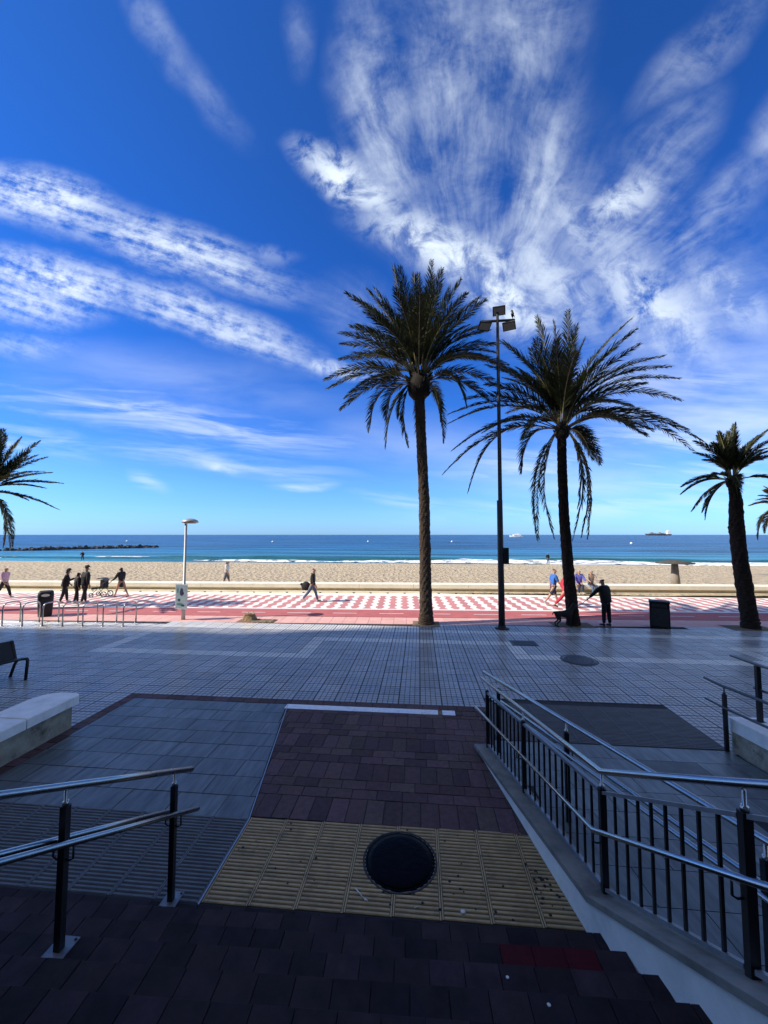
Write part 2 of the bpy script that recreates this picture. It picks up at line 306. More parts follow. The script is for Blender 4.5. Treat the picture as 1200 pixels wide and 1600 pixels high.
M['post'] = mat('dark_painted_steel', (0.022, 0.023, 0.027), 0.38, metal=0.3, spec=0.5)
M['black'] = mat('black_metal', (0.008, 0.008, 0.009), 0.6)
M['iron'] = mat('cast_iron', (0.003, 0.003, 0.006), 0.36, spec=0.04, metal=0.0, namt=0.4, nscale=16, bump=0.006, bscale=16)
M['iron_grey'] = mat('worn_iron', (0.05, 0.05, 0.055), 0.45, metal=0.4, namt=0.3, nscale=16, bump=0.003, bscale=60)
M['pink'] = mat('pink_slab', (0.72, 0.40, 0.34), 0.75, vary=0.07, namt=0.08, nscale=3, bump=0.001, bscale=60)
M['lane'] = mat('red_cycle_lane', (0.46, 0.125, 0.115), 0.8, namt=0.12, nscale=2.2, bump=0.002, bscale=90, stain=0.2, stcol=(0.28,0.06,0.06), stscale=1.3)
M['white_paint'] = mat('white_paint', (0.78, 0.76, 0.72), 0.6, namt=0.1, nscale=9)
M['wave_white'] = mat('cream_paving', (0.82, 0.78, 0.70), 0.7, namt=0.07, nscale=2.0, bump=0.001, bscale=50, stain=0.15, stcol=(0.5,0.45,0.38), stscale=0.9)
M['wave_red'] = mat('rose_paving', (0.56, 0.23, 0.215), 0.7, vary=0.08, namt=0.1, nscale=3, bump=0.001, bscale=50)
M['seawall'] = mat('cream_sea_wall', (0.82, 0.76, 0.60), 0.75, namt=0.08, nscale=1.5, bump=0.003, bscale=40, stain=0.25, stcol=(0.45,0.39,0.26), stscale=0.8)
M['seawall_shadow'] = mat('shadowed_recess', (0.55, 0.45, 0.28), 0.85, namt=0.15, nscale=2, bump=0.004, bscale=30)  # darker than the wall: cap shadow painted onto the recessed face
M['trunk'] = mat('palm_bark', (0.11, 0.08, 0.058), 0.95, spec=0.1, namt=0.4, nscale=9, stretch=(1,1,2.5), bump=0.02, bscale=22, stain=0.5, stcol=(0.05,0.038,0.03), stscale=3)
M['trunk_shaded'] = mat('shaded_palm_bark', (0.045, 0.034, 0.027), 0.95, spec=0.08, namt=0.45, nscale=9, stretch=(1,1,2.5), bump=0.02, bscale=22)  # bark darkened to put the building's shade into the colour
M['boot'] = mat('palm_boots', (0.018, 0.013, 0.009), 0.9, namt=0.4, nscale=12, bump=0.02, bscale=20)
M['leaf'] = mat('palm_leaflets', (0.045, 0.052, 0.018), 0.5, vary=0.3, hue=0.03, trans=0.25, spec=0.35)
M['leafdry_sunlit'] = mat('dry_and_sunlit_leaflets', (0.20, 0.135, 0.06), 0.6, vary=0.25, trans=0.15)
M['rachis'] = mat('palm_stalk', (0.30, 0.25, 0.11), 0.5, namt=0.2, nscale=4)
M['soil'] = mat('tree_pit_soil', (0.20, 0.15, 0.09), 0.95, namt=0.35, nscale=14, bump=0.02, bscale=30)
M['stumpw'] = mat('cut_stump', (0.30, 0.20, 0.11), 0.9, namt=0.4, nscale=12, bump=0.03, bscale=18)
M['lamp_grey'] = mat('grey_lamp_paint', (0.40, 0.41, 0.41), 0.45, metal=0.3, namt=0.1, nscale=5)
M['mastm'] = mat('dark_mast_paint', (0.05, 0.052, 0.058), 0.5, metal=0.3, namt=0.2, nscale=4)
M['glass'] = mat('lamp_glass', (0.62, 0.52, 0.40), 0.2)
M['concrete'] = mat('building_render', (0.42, 0.38, 0.33), 0.85, namt=0.1, nscale=0.5)
M['added_soffit'] = mat('added_canopy_soffit', (0.16, 0.15, 0.14), 0.85, namt=0.1, nscale=2)
M['rock'] = mat('breakwater_rock', (0.03, 0.028, 0.027), 0.85, namt=0.4, nscale=1.2, bump=0.08, bscale=2.5)
M['board'] = mat('printed_panel', (0.16, 0.23, 0.27), 0.5, namt=0.3, nscale=5, col2=(0.27,0.33,0.36))
M['boardframe'] = mat('panel_frame', (0.62, 0.64, 0.66), 0.4, metal=0.5)
M['print_dark'] = mat('panel_print', (0.015, 0.02, 0.06), 0.5)
M['print_teal'] = mat('panel_print_teal', (0.05, 0.13, 0.16), 0.5)
M['bone'] = mat('white_bits', (0.75, 0.74, 0.7), 0.7)
M['thatch'] = mat('grey_thatch', (0.07, 0.065, 0.055), 0.95, namt=0.4, nscale=9, bump=0.03, bscale=25)
M['palewood'] = mat('weathered_wood', (0.28, 0.24, 0.19), 0.85, namt=0.25, nscale=6, stretch=(6,6,0.6), bump=0.006, bscale=30)
M['shipwhite'] = mat('ship_white', (0.8, 0.8, 0.8), 0.4); M['shipdark'] = mat('ship_hull', (0.10, 0.10, 0.12), 0.5); M['shipcargo'] = mat('deck_cargo', (0.30, 0.27, 0.22), 0.6, vary=0.4)

# ------------------------------------------------------------------ the ground and the plaza
C5, S5 = math.cos(YAW), math.sin(YAW)
def in_view(x, y, z=0.0, mg=0.04):             # does the photograph show this spot at all (things outside it are left out)
    X, Y, Z = C5*x + S5*y, -S5*x + C5*y, z - EYE
    f = Y*math.cos(PITCH) + Z*math.sin(PITCH); u = -Y*math.sin(PITCH) + Z*math.cos(PITCH)
    return f > 0.2 and abs(X/f) < 1.0 + mg + 0.5/f and abs(u/f) < 1.3334 + mg + 0.5/f
PTH = math.atan(0.045); PO = Vector((0, 14.66, 0)); E1 = Vector((math.cos(PTH), math.sin(PTH), 0)); E2 = Vector((-math.sin(PTH), math.cos(PTH), 0))
def P(s, t, z=0.0): q = PO + E1*s + E2*t; return (q.x, q.y, z)
def edge_y(x): return 14.66 + 0.045*x

g = MB().add([(-400,-60,-0.4),(400,-60,-0.4),(400,22.2,-0.4),(-400,22.2,-0.4)], [(0,1,2,3)])
struct('ground', g, M['joint'])
# seam between the slate slabs and the purple pavers, foot of the stair wall
def seam(y): return -2.015 - max(0.0, (y - 4.56)) * 0.2
W0, W1 = (0.875, 6.36), (1.40, 3.55)
def wallx(y):
    if y > 3.55: return W0[0] + (W0[1]-y)*(W1[0]-W0[0])/(W0[1]-W1[1])
    return 1.40 + (3.55-y)*0.165
bed = MB().add([(-40,3.2,-0.014),(30,3.2,-0.014),(30,16.5,-0.014),(-40,13.35,-0.014)], [(0,1,2,3)])
plaza = struct('plaza', bed, M['joint'])

NY0 = 7.825
def zone_free(x0, y0):                         # plaza tiles cover everything but the slate, brick, ramp areas
    xc, yc = x0 + TS/2, y0 + TS/2
    if yc > edge_y(xc) - 0.12: return False
    if yc > NY0: return not (1.17 < xc < 4.8 and yc < 8.09)
    return (xc < -6.1) or (xc > 4.83 and yc > 6.7) or (xc > 5.6)
def pads(mb, x0, y0, z=0.0, n=4, w=TS, gap=0.0078, jg=0.006, sub=0.012):
    """one tile: a low plate with n x n raised squares"""
    mb.box((x0+jg, y0+jg, -0.012), (x0+w-jg, y0+w-jg, z-0.0028), 1)
    c = (w - 2*jg) / n
    for i in range(n):
        for j in range(n):
            a, b_ = x0+jg+i*c+gap, y0+jg+j*c+gap; e, f = a+c-2*gap, b_+c-2*gap; h = 0.003
            mb.add([(a,b_,z-0.003),(e,b_,z-0.003),(e,f,z-0.003),(a,f,z-0.003),(a+h,b_+h,z),(e-h,b_+h,z),(e-h,f-h,z),(a+h,f-h,z)],
                   [(4,5,6,7),(0,1,5,4),(1,2,6,5),(2,3,7,6),(3,0,4,7)])
    return mb
tm = pads(MB(), 0, 0).mesh('tile', [M['tile'], M['groove']]); tml = pads(MB(), 0, 0).mesh('tile', [M['tile_pale_sunlit'], M['groove']])
def light(i, j):
    y = NY0 + j*TS; x = i*TS
    if j >= 13: return j == 13 or x < 0  # left rows past the pale edge row: sunlight painted as pale tile
    if j == 10: return (x < -9.3) or (-3.6 < x < 3.0) or x > 9.0
    if j in (6,) and -9.9 < x < -3.2: return True
    if j == 7 and 2.7 < x < 9.4: return True
    if 6 <= j <= 10 and (-9.95 < x < -9.5 or -3.65 < x < -3.2): return True
    if 7 <= j <= 10 and (2.5 < x < 2.95 or 9.0 < x < 9.45): return True
    return False
cells = []
for j in range(-12, 17):
    for i in range(-42, 42):
        x, y = i*TS, NY0 + j*TS
        if zone_free(x, y) and in_view(x + TS/2, y + TS/2): cells.append((math.hypot(x, y), i, j))
cells.sort(); far_t, far_l = MB(), MB()
for n, (d, i, j) in enumerate(cells):
    x, y = i*TS, NY0 + j*TS; dz = random.uniform(-0.0012, 0.0008)
    if n < 300: piece('tile', tml if light(i, j) else tm, plaza, (x, y, dz))
    else: pads(far_l if light(i, j) else far_t, x, y, dz)
tag(part('tile_field', far_t, [M['tile'], M['groove']], plaza), kind='stuff'); tag(part('pale_and_sunlit_bands', far_l, [M['tile_pale_sunlit'], M['groove']], plaza), kind='stuff')

def pavers(name, parent, mt, rects, z=0.0, gap=0.009, th=0.03, zj=0.0015, bev=0.003):
    cache = {}
    for (x0, y0, x1, y1) in rects:
        if not in_view((x0+x1)/2, (y0+y1)/2, z): continue
        k = (round(x1-x0, 3), round(y1-y0, 3), id(mt))
        if k not in cache: cache[k] = MB().box((gap/2, gap/2, -th), (k[0]-gap/2, k[1]-gap/2, 0), bev=bev).mesh(name, mt)
        piece(name, cache[k], parent, (x0, y0, z + random.uniform(-zj, zj)), (random.uniform(-.002,.002), random.uniform(-.002,.002), 0))
def poly_paver(name, parent, mt, poly, z=0.0, gap=0.009):     # a cut paver with a slanting edge
    cx = sum(p[0] for p in poly)/len(poly); cy = sum(p[1] for p in poly)/len(poly)
    q = []
    for x, y in poly:
        d = math.hypot(x-cx, y-cy) or 1; k = 1 - gap*0.8/d; q.append((cx+(x-cx)*k, cy+(y-cy)*k))
    mb = MB().prism(q, z-0.03, z); return part(name, mb, mt, parent)
def fill_row(name, parent, mt, y0, y1, w, off, left, right, jitter=0.0):
    """a row of pavers from x = left(y) to x = right(y); the two end pavers are cut to the edge"""
    a0, a1, b0, b1 = left(y0), left(y1), right(y0), right(y1)
    x = (math.floor(min(a0, a1)/w) - 1)*w + off
    while x < max(b0, b1):
        e = x + w
        if e <= min(a0, a1) + 0.01 or x >= max(b0, b1) - 0.01: x = e; continue
        inL, inR = x >= max(a0, a1) - 1e-4, e <= min(b0, b1) + 1e-4
        if inL and inR: pavers(name, parent, mt, [(x, y0, e, y1)])
        else:
            lo0, lo1 = max(x, a0), max(x, a1); hi0, hi1 = min(e, b0), min(e, b1)
            if max(hi0-lo0, hi1-lo1) > 0.03 and in_view(x, y0):
                if hi0-lo0 < 0.003: lo0, hi0 = (x, x+0.003) if x > (a0+b0)/2 else (e-0.003, e)
                if hi1-lo1 < 0.003: lo1, hi1 = (x, x+0.003) if x > (a1+b1)/2 else (e-0.003, e)
                poly_paver(name, parent, mt, [(lo0,y0),(hi0,y0),(hi1,y1),(lo1,y1)])
        x = e
# border band of purple bricks round the slate area
bandbed = MB().add([(-6.06,-1,-0.010),(4.83,-1,-0.010),(4.83,7.83,-0.010),(-6.06,7.825,-0.010)], [(0,1,2,3)])
paving = struct('brick_paving', bandbed, M['joint'])
y = 2.9
while y < 7.62: pavers('border_brick', paving, M['brick'], [(-6.055, y, -5.85, y+0.212)]); y += 0.2145
x = -5.845
while x < 1.15: pavers('border_brick', paving, M['brick'], [(x, 7.625, x+0.325, 7.822)]); x += 0.3275
# purple pavers: a deep row, then two shallow ones
ys = [(4.62, 5.03, 0)]; yy = 5.03
for k in range(3): ys += [(yy, yy+0.185, 1), (yy+0.185, yy+0.37, 2), (yy+0.37, yy+0.755, 0)]; yy += 0.755
ys.append((yy, 7.425, 1))
for k, (a, b, kind) in enumerate(ys):
    rt = lambda q: (wallx(q) + 0.07) if q < 6.36 else 1.165
    fill_row('brick', paving, M['brick'], a, b, 0.222 if kind == 0 else 0.325, (0.0, 0.09, 0.25)[kind], lambda q: seam(q) + 0.014, rt)
fill_row('brick', paving, M['brick'], 7.43, 7.62, 0.26, 0.0, lambda q: 0.66, lambda q: 1.165)
# worn white strip set in the paving, with its rusty break
st = MB().box((-2.62, 7.43, -0.02), (0.335, 7.615, 0.002)).mesh('marble_strip', M['strip'])
piece('marble_strip', st, paving); piece('marble_strip', MB().box((0.355+0.06, 7.43, -0.02), (0.655, 7.615, 0.002)).mesh('marble_strip', M['strip']), paving)
piece('rusty_patch', MB().box((0.34, 7.43, -0.02), (0.41, 7.612, 0.001)).mesh('rusty_patch', M['rust']), paving)
# slate slabs left
slate = struct('slate_paving', MB().add([(-5.845,3.3,-0.006),(-2.03,3.3,-0.006),(-2.03,4.56,-0.006),(-2.61,7.6,-0.006),(-5.845,7.6,-0.006)], [(0,1,2,3,4)]), M['joint'])
for k in range(8):
    a = 4.575 + k*0.381; fill_row('slab', slate, M['slab'], a, min(a+0.381, 7.615), 0.655, random.uniform(0, 0.6) - 0.3, lambda q: -5.845, lambda q: seam(q) - 0.012)
piece('steel_trim', MB().prism([(-2.022,3.52),(-2.010,3.52),(-2.010,4.56),(-2.60,7.615),(-2.612,7.615),(-2.022,4.56)], -0.02, 0.004).mesh('steel_trim', M['trim']), slate)
# ribbed tactile tiles
def tactile(mt, w, d, gm=None):
    mb = MB().box((0.002,0.002,-0.03),(w-0.002,d-0.002,-0.005), 1); n = 8; p = d/n
    for k in range(n):
        a, b_ = k*p + 0.008, (k+1)*p - 0.008
        mb.add([(0.022,a,-0.005),(w-0.022,a,-0.005),(w-0.022,b_,-0.005),(0.022,b_,-0.005),(0.027,a+.005,0.0005),(w-0.027,a+.005,0.0005),(w-0.027,b_-.005,0.0005),(0.027,b_-.005,0.0005)],
               [(4,5,6,7),(0,1,5,4),(1,2,6,5),(2,3,7,6),(3,0,4,7)])
    mb.box((0.004,0.002,-0.005),(0.016,d-0.002,-0.001)); mb.box((w-0.016,0.002,-0.005),(w-0.004,d-0.002,-0.001))
    return mb.mesh('tactile_tile', [mt, gm])
tw, td = 0.437, 0.354
tyl, tgr = tactile(M['tact_yellow'], tw, td, M['groove_yellow']), tactile(M['tact_grey'], tw, td, M['groove_dark'])
for j in range(3):
    y = 3.545 + j*td
    for i in range(8):
        x = -2.005 + i*tw
        if x < wallx(y) + 0.02: piece('tactile_tile', tyl, paving, (x, y + 0.0075*i, random.uniform(-.001,.001)))
    for i in range(9):
        x = -2.025 - (i+1)*tw; piece('tactile_tile', tgr, slate, (x, y - 0.012, 0.0))

x = -6.0
while x < 1.38:                                            # last row of pavers at the foot of the stairs
    y1 = (3.53 + 0.0075*(x+2)/0.437) if x > -2.1 else 3.522
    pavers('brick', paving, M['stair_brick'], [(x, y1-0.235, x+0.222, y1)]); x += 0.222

# ------------------------------------------------------------------ the stairs
NOSE, RISE, TREAD, SLN = 3.41, 0.17, 0.303, 0.03
def sy(x, y): return y + SLN*(x - 1.4)                       # the flight is turned a little from the facade
sb = MB(); L_ = -6.6
for k in range(10):
    yn = NOSE - k*TREAD; z = (k+1)*RISE; xr = wallx(yn-TREAD)+0.02
    sb.prism([(L_,sy(L_,yn-TREAD-0.02)),(xr,sy(xr,yn-TREAD-0.02)),(xr,sy(xr,yn-0.012)),(L_,sy(L_,yn-0.012))], -0.05, z-0.02)
yl = NOSE-10*TREAD-0.03
sb.prism([(L_,-6),(2.2,-6),(2.2,sy(2.2,yl)),(L_,sy(L_,yl))], -0.05, 10*RISE-0.004)
stairs = struct('stairs', sb, M['joint'])
ang_s = math.atan(SLN)
for k in range(6):
    yn = NOSE - k*TREAD; z = (k+1)*RISE; w = 0.2285; off = (0.0, 0.11, 0.05, 0.16, 0.02, 0.13)[k]
    x = -6.4 + off; first = {}
    while x < wallx(yn-TREAD) - 0.02:
        e = min(x + w, wallx(yn-TREAD*0.5) - 0.008)
        if e - x > 0.05 and in_view(x, yn - TREAD/2, z):
            red = (k == 1 and 0.50 < x < 1.14); key = (round(e-x, 3), red)
            if key not in first:
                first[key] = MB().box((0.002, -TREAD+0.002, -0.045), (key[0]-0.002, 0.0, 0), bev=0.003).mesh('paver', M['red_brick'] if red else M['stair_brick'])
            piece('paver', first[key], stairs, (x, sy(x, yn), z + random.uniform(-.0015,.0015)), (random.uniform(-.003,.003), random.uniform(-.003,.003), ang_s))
        x += w

# ------------------------------------------------------------------ stair wall with coping (near, right of the stairs)
def zc(y): return 0.045 + (6.36-y)*0.10 if y > 3.55 else 0.326 + (3.55-y)*0.56      # top of the coping
wl_t = thing('stair_wall', 'low white rendered wall with weathered sloping coping beside the stairs, under the near railing', 'wall', (1.2, 5.0, 0))
def strip_solid(mb, ysn, inner, outer, z0, z1, mi=0):
    """solid that follows y samples between two plan offsets"""
    vs = []
    for y in ysn: vs += [(inner(y),y,z0(y)),(outer(y),y,z0(y)),(outer(y),y,z1(y)),(inner(y),y,z1(y))]
    n = len(ysn); fs = []
    for i in range(n-1):
        a, b_ = 4*i, 4*(i+1)
        for k in range(4): fs.append((a+k, a+(k+1)%4, b_+(k+1)%4, b_+k))
    fs += [(0,3,2,1), (4*n-4,4*n-3,4*n-2,4*n-1)]
    return mb.add(vs, fs, mi)
ysn = [6.36, 5.6, 4.8, 4.0, 3.55, 3.0, 2.4, 1.8, 1.0, 0.4]
part('wall', strip_solid(MB(), ysn, wallx, lambda y: wallx(y)+0.24, lambda y: -0.04, lambda y: zc(y)-0.05), M['plaster'], wl_t)
part('coping', strip_solid(MB(), [6.40]+ysn[1:5], lambda y: wallx(y)-0.022, lambda y: wallx(y)+0.265, lambda y: zc(y)-0.05, zc), M['coping'], wl_t)
part('coping', strip_solid(MB(), ysn[4:], lambda y: wallx(y)-0.022, lambda y: wallx(y)+0.265, lambda y: zc(y)-0.051, lambda y: zc(y)-0.001), M['coping'], wl_t)

# ------------------------------------------------------------------ ramp on the right
def zr(y): return 0.0 if y > 6.62 else (6.62-y)*0.08
ramp = struct('ramp', MB().add([(1.17,8.08,-0.009),(4.8,8.08,-0.009),(4.8,6.62,-0.009),(1.17,6.62,-0.009),(wallx(3.55)+.2,3.55,zr(3.55)-0.012),(4.8,3.55,zr(3.55)-0.012),(wallx(-3)+.2,-3,zr(-3)-0.012),(4.9,-3,zr(-3)-0.012)], [(0,3,2,1),(3,4,5,2),(4,6,7,5)]), M['joint'])
def rl(q): return wallx(q)+0.25 if q < 6.40 else 1.18
tdk = tactile(M['slab_dark'], 0.44, 0.353, M['groove_dark'])
for j in range(4):
    for i in range(9):
        x = 4.78-(i+1)*0.44; y = 6.66 + j*0.353
        if x > 1.1: piece('tactile_tile', tdk, ramp, (x, y, -0.002))
slope = math.atan(0.08)
y = 6.62; r_ = 0
while y > 1.2:
    y0 = y - 0.432; x = -0.6 + (0.34 if r_ % 2 else 0.0) + random.uniform(-.05,.05)
    while x < 4.75:
        e = x + 0.86; lo0, lo1 = max(x, rl(y0)+0.01), max(x, rl(y)+0.01); hi = min(e, 4.77)
        if hi - max(lo0, lo1) > 0.08 and in_view((x+e)/2, y0, 0.1):
            gp = 0.004; q = [(lo0+gp,y0+gp),(hi-gp,y0+gp),(hi-gp,y-gp),(lo1+gp,y-gp)]
            mb = MB().prism(q, [zr(p[1])-0.03 for p in q], [zr(p[1]) for p in q])
            mt = M['tact_grey'] if (r_ == 1 and 2.7 < x < 3.6) else M['slab']
            part('slab', mb, mt, ramp)
        x = e
    y = y0; r_ += 1

# ------------------------------------------------------------------ walls right and left
wr = thing('ramp_wall', 'white rendered wall with flat cap right of the ramp, at the right edge', 'wall', (5.0, 6.6, 0))
part('wall', strip_solid(MB(), [6.66,5,3,1,0], lambda y: 4.84, lambda y: 5.50, lambda y: -0.03, lambda y: 0.30+zr(y)), M['oldwall'], wr)
part('cap', strip_solid(MB(), [6.70,5,3,1,0], lambda y: 4.815, lambda y: 5.525, lambda y: 0.30+zr(y), lambda y: 0.49+zr(y)), M['coping_white'], wr)
lw = thing('planter_wall', 'low mouldy wall with thick rounded pale stone coping at the left edge', 'wall', (-6.3, 6.3, 0))
mbw = MB(); n = 26                                                # rough rendered body
rw = strip_solid(MB(), [6.36 - 0.12*k for k in range(40)], lambda y: -6.58, lambda y: -6.04 + 0.012*noise.noise(Vector((y*6,0,3))), lambda y: -0.03, lambda y: 0.40)
part('wall', rw, M['oldwall'], lw)
def rounded_cap(y1, y0, round_end):
    pts = []
    xa, xb = -6.64, -5.955
    if round_end:
        for k in range(9):
            a = math.pi/2 * k/8; pts.append((xb-0.12+0.12*math.cos(a), y1-0.12+0.12*math.sin(a)))
        for k in range(9):
            a = math.pi/2 + math.pi/2*k/8; pts.append((xa+0.34+0.34*math.cos(a), y1-0.34+0.34*math.sin(a)))
    else: pts += [(xb,y1),(xa,y1)]
    pts += [(xa,y0),(xb,y0)]
    mb = MB(); n = len(pts); cx, cy = (xa+xb)/2, (y0+y1)/2
    ins = [(cx+(p[0]-cx)*0.965, cy+(p[1]-cy)*(1-0.012/(abs(y1-y0)/2))) for p in pts]
    vs = [(x,y,0.40) for x,y in pts] + [(x,y,0.535) for x,y in pts] + [(x,y,0.55) for x,y in ins]
    fs = [tuple(range(n))[::-1], tuple(range(2*n,3*n))]
    for r0 in (0, n): fs += [(r0+i, r0+(i+1)%n, r0+n+(i+1)%n, r0+n+i) for i in range(n)]
    return mb.add(vs, fs)
part('coping_slab', rounded_cap(6.47, 5.505, True), M['coping_white'], lw)
part('coping_slab', rounded_cap(5.490, 4.30, False), M['coping_white'], lw)
part('coping_slab', rounded_cap(4.285, 3.10, False), M['coping_white'], lw)

# ------------------------------------------------------------------ promenade
SA, SB_ = -34.0, 22.0
prom = struct('promenade', MB().add([P(-60,0,-0.01),P(40,0,-0.01),P(40,8.0,-0.01),P(-60,8.0,-0.01)], [(0,1,2,3)]), M['joint'])
pm = [(1.42, 0.575)]
pme = MB().box((0.004,0.004,-0.03),(0.486,0.571,0.0), bev=0.003).mesh('pink_slab', M['pink'])
for j in range(2):
    for i in range(-52, 40):
        s = i*0.49; q = P(s, 0.02 + j*0.575, 0.0)
        if in_view(q[0]+.7, q[1]): piece('pink_slab', pme, prom, q, (0,0,PTH))
lane = MB().add([P(-60,1.19,0.004),P(40,1.19,0.004),P(40,2.72,0.004),P(-60,2.72,0.004)], [(0,1,2,3)]); struct('cycle_lane', lane, M['lane'])
dm = MB()
for i in range(-14, 10):
    s = -1.62 + i*1.985 - 0.0
    piece_m = MB().add([P(s,1.86,0.008),P(s+1.02,1.86,0.008),P(s+1.02,1.93,0.008),P(s,1.93,0.008)], [(0,1,2,3)])
    if in_view(*P(s+.5,1.9)[:2]): tag(part('lane_dash', piece_m, M['white_paint'], prom))
part('kerb_strip', MB().add([P(-60,2.72,0.004),P(40,2.72,0.004),P(40,2.82,0.004),P(-60,2.82,0.004)], [(0,1,2,3)]), M['white_paint'], prom)
part('cream_paving', MB().add([P(-60,2.82,0.0),P(40,2.82,0.0),P(40,7.7,0.0),P(-60,7.7,0.0)], [(0,1,2,3)]), M['wave_white'], prom)
# rose waves: chains of four and a half lozenges running towards the sea wall
per = 0.578
def wave(s0, odd):
    l, r = [], []; T0, T1, pl = 2.98, 6.62, 0.80; n = 54
    for k in range(n+1):
        t = T0 + (T1-T0)*k/n; ph = ((t-T0)/pl + (0.5 if odd else 0.0)) % 1.0
        c = min(1.0, max(0.0, 2.2*abs(ph-0.5)*2 - 0.6)); w = 0.105 + 0.095*c
        l.append((s0-w, t)); r.append((s0+w, t))
    return l, r
for i in range(-46, 34):
    s0 = i*per + 0.05; q = P(s0, 4.5)
    if not in_view(q[0], q[1], 0, 0.06): continue
    l, r = wave(s0, i % 2); n = len(l); mb = MB()
    mb.add([P(a, b, 0.004) for a, b in l] + [P(a, b, 0.004) for a, b in r], [(k, n+k, n+k+1, k+1) for k in range(n-1)])
    part('rose_wave', mb, M['wave_red'], prom)
# sea wall: a long bench-like wall, overhanging cap slabs over a recessed face, with a stepped foot
sw = thing('sea_wall', 'long low cream bench wall between the promenade and the sand', 'wall', P(0, 7.55, 0))
def pbox(s0, s1, t0, t1, z0, z1): 
    return MB().prism([P(s0,t0)[:2], P(s1,t0)[:2], P(s1,t1)[:2], P(s0,t1)[:2]], z0, z1)
part('foot', pbox(-60, 40, 7.50, 8.4, -0.05, 0.14), M['seawall'], sw)
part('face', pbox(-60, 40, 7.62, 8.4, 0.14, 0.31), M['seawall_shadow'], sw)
for i in range(-10, 9):
    part('cap_slab', pbox(i*3.1+0.006, (i+1)*3.1-0.006, 7.47, 8.38, 0.31, 0.52), M['seawall'], sw)
for i in range(-22, 20): part('drain_hole', pbox(i*0.97+0.4, i*0.97+0.52, 7.494, 7.52, 0.0, 0.05), M['black'], sw)

# ------------------------------------------------------------------ beach, sea, shore foam
def sand_z(x, y):
    t = (y - 22.6) / 40.0
    z = 0.08 - 0.25*min(max(t*2.2, 0), 1) - 1.12*max(0, (t-0.52))**1.15/0.42
    return z + 0.05*noise.noise(Vector((x*0.5, y*0.5, 0))) + 0.07*noise.noise(Vector((x*0.12, y*0.25, 5)))
bm_ = MB(); nx, ny = 260, 110; vs = []
for j in range(ny+1):
    y = 22.2 + (j/ny)**1.25*58
    for i in range(nx+1):
        x = -150 + 270*i/nx; vs.append((x, y, sand_z(x, y)))
bm_.add(vs, [(j*(nx+1)+i, j*(nx+1)+i+1, (j+1)*(nx+1)+i+1, (j+1)*(nx+1)+i) for j in range(ny) for i in range(nx)], 0, True)
M['sand'] = mat('beach_sand', (0.58, 0.46, 0.30), 0.95, namt=0.18, nscale=1.1, bump=0.24, bscale=4.0, voro=(3.0, 0.26), stain=0.3, stcol=(0.42,0.32,0.19), stscale=0.35)
struct('beach', bm_, M['sand'])
SEA = -1.2
def shore(x): return 61.9 - 0.035*(x-10) + 0.6*math.sin(x*0.09) + 0.9*noise.noise(Vector((x*0.07,0,0)))
sm_ = MB().add([(-30000, -200, SEA-0.05), (-12000,-200,SEA-0.05), (-12000, 30000, SEA), (-30000, 30000, SEA)], [(0,1,2,3)])
sea = MB(); sea.add([(-30000,55,SEA),(30000,55,SEA),(30000,40000,SEA),(-30000,40000,SEA)], [(0,1,2,3)])
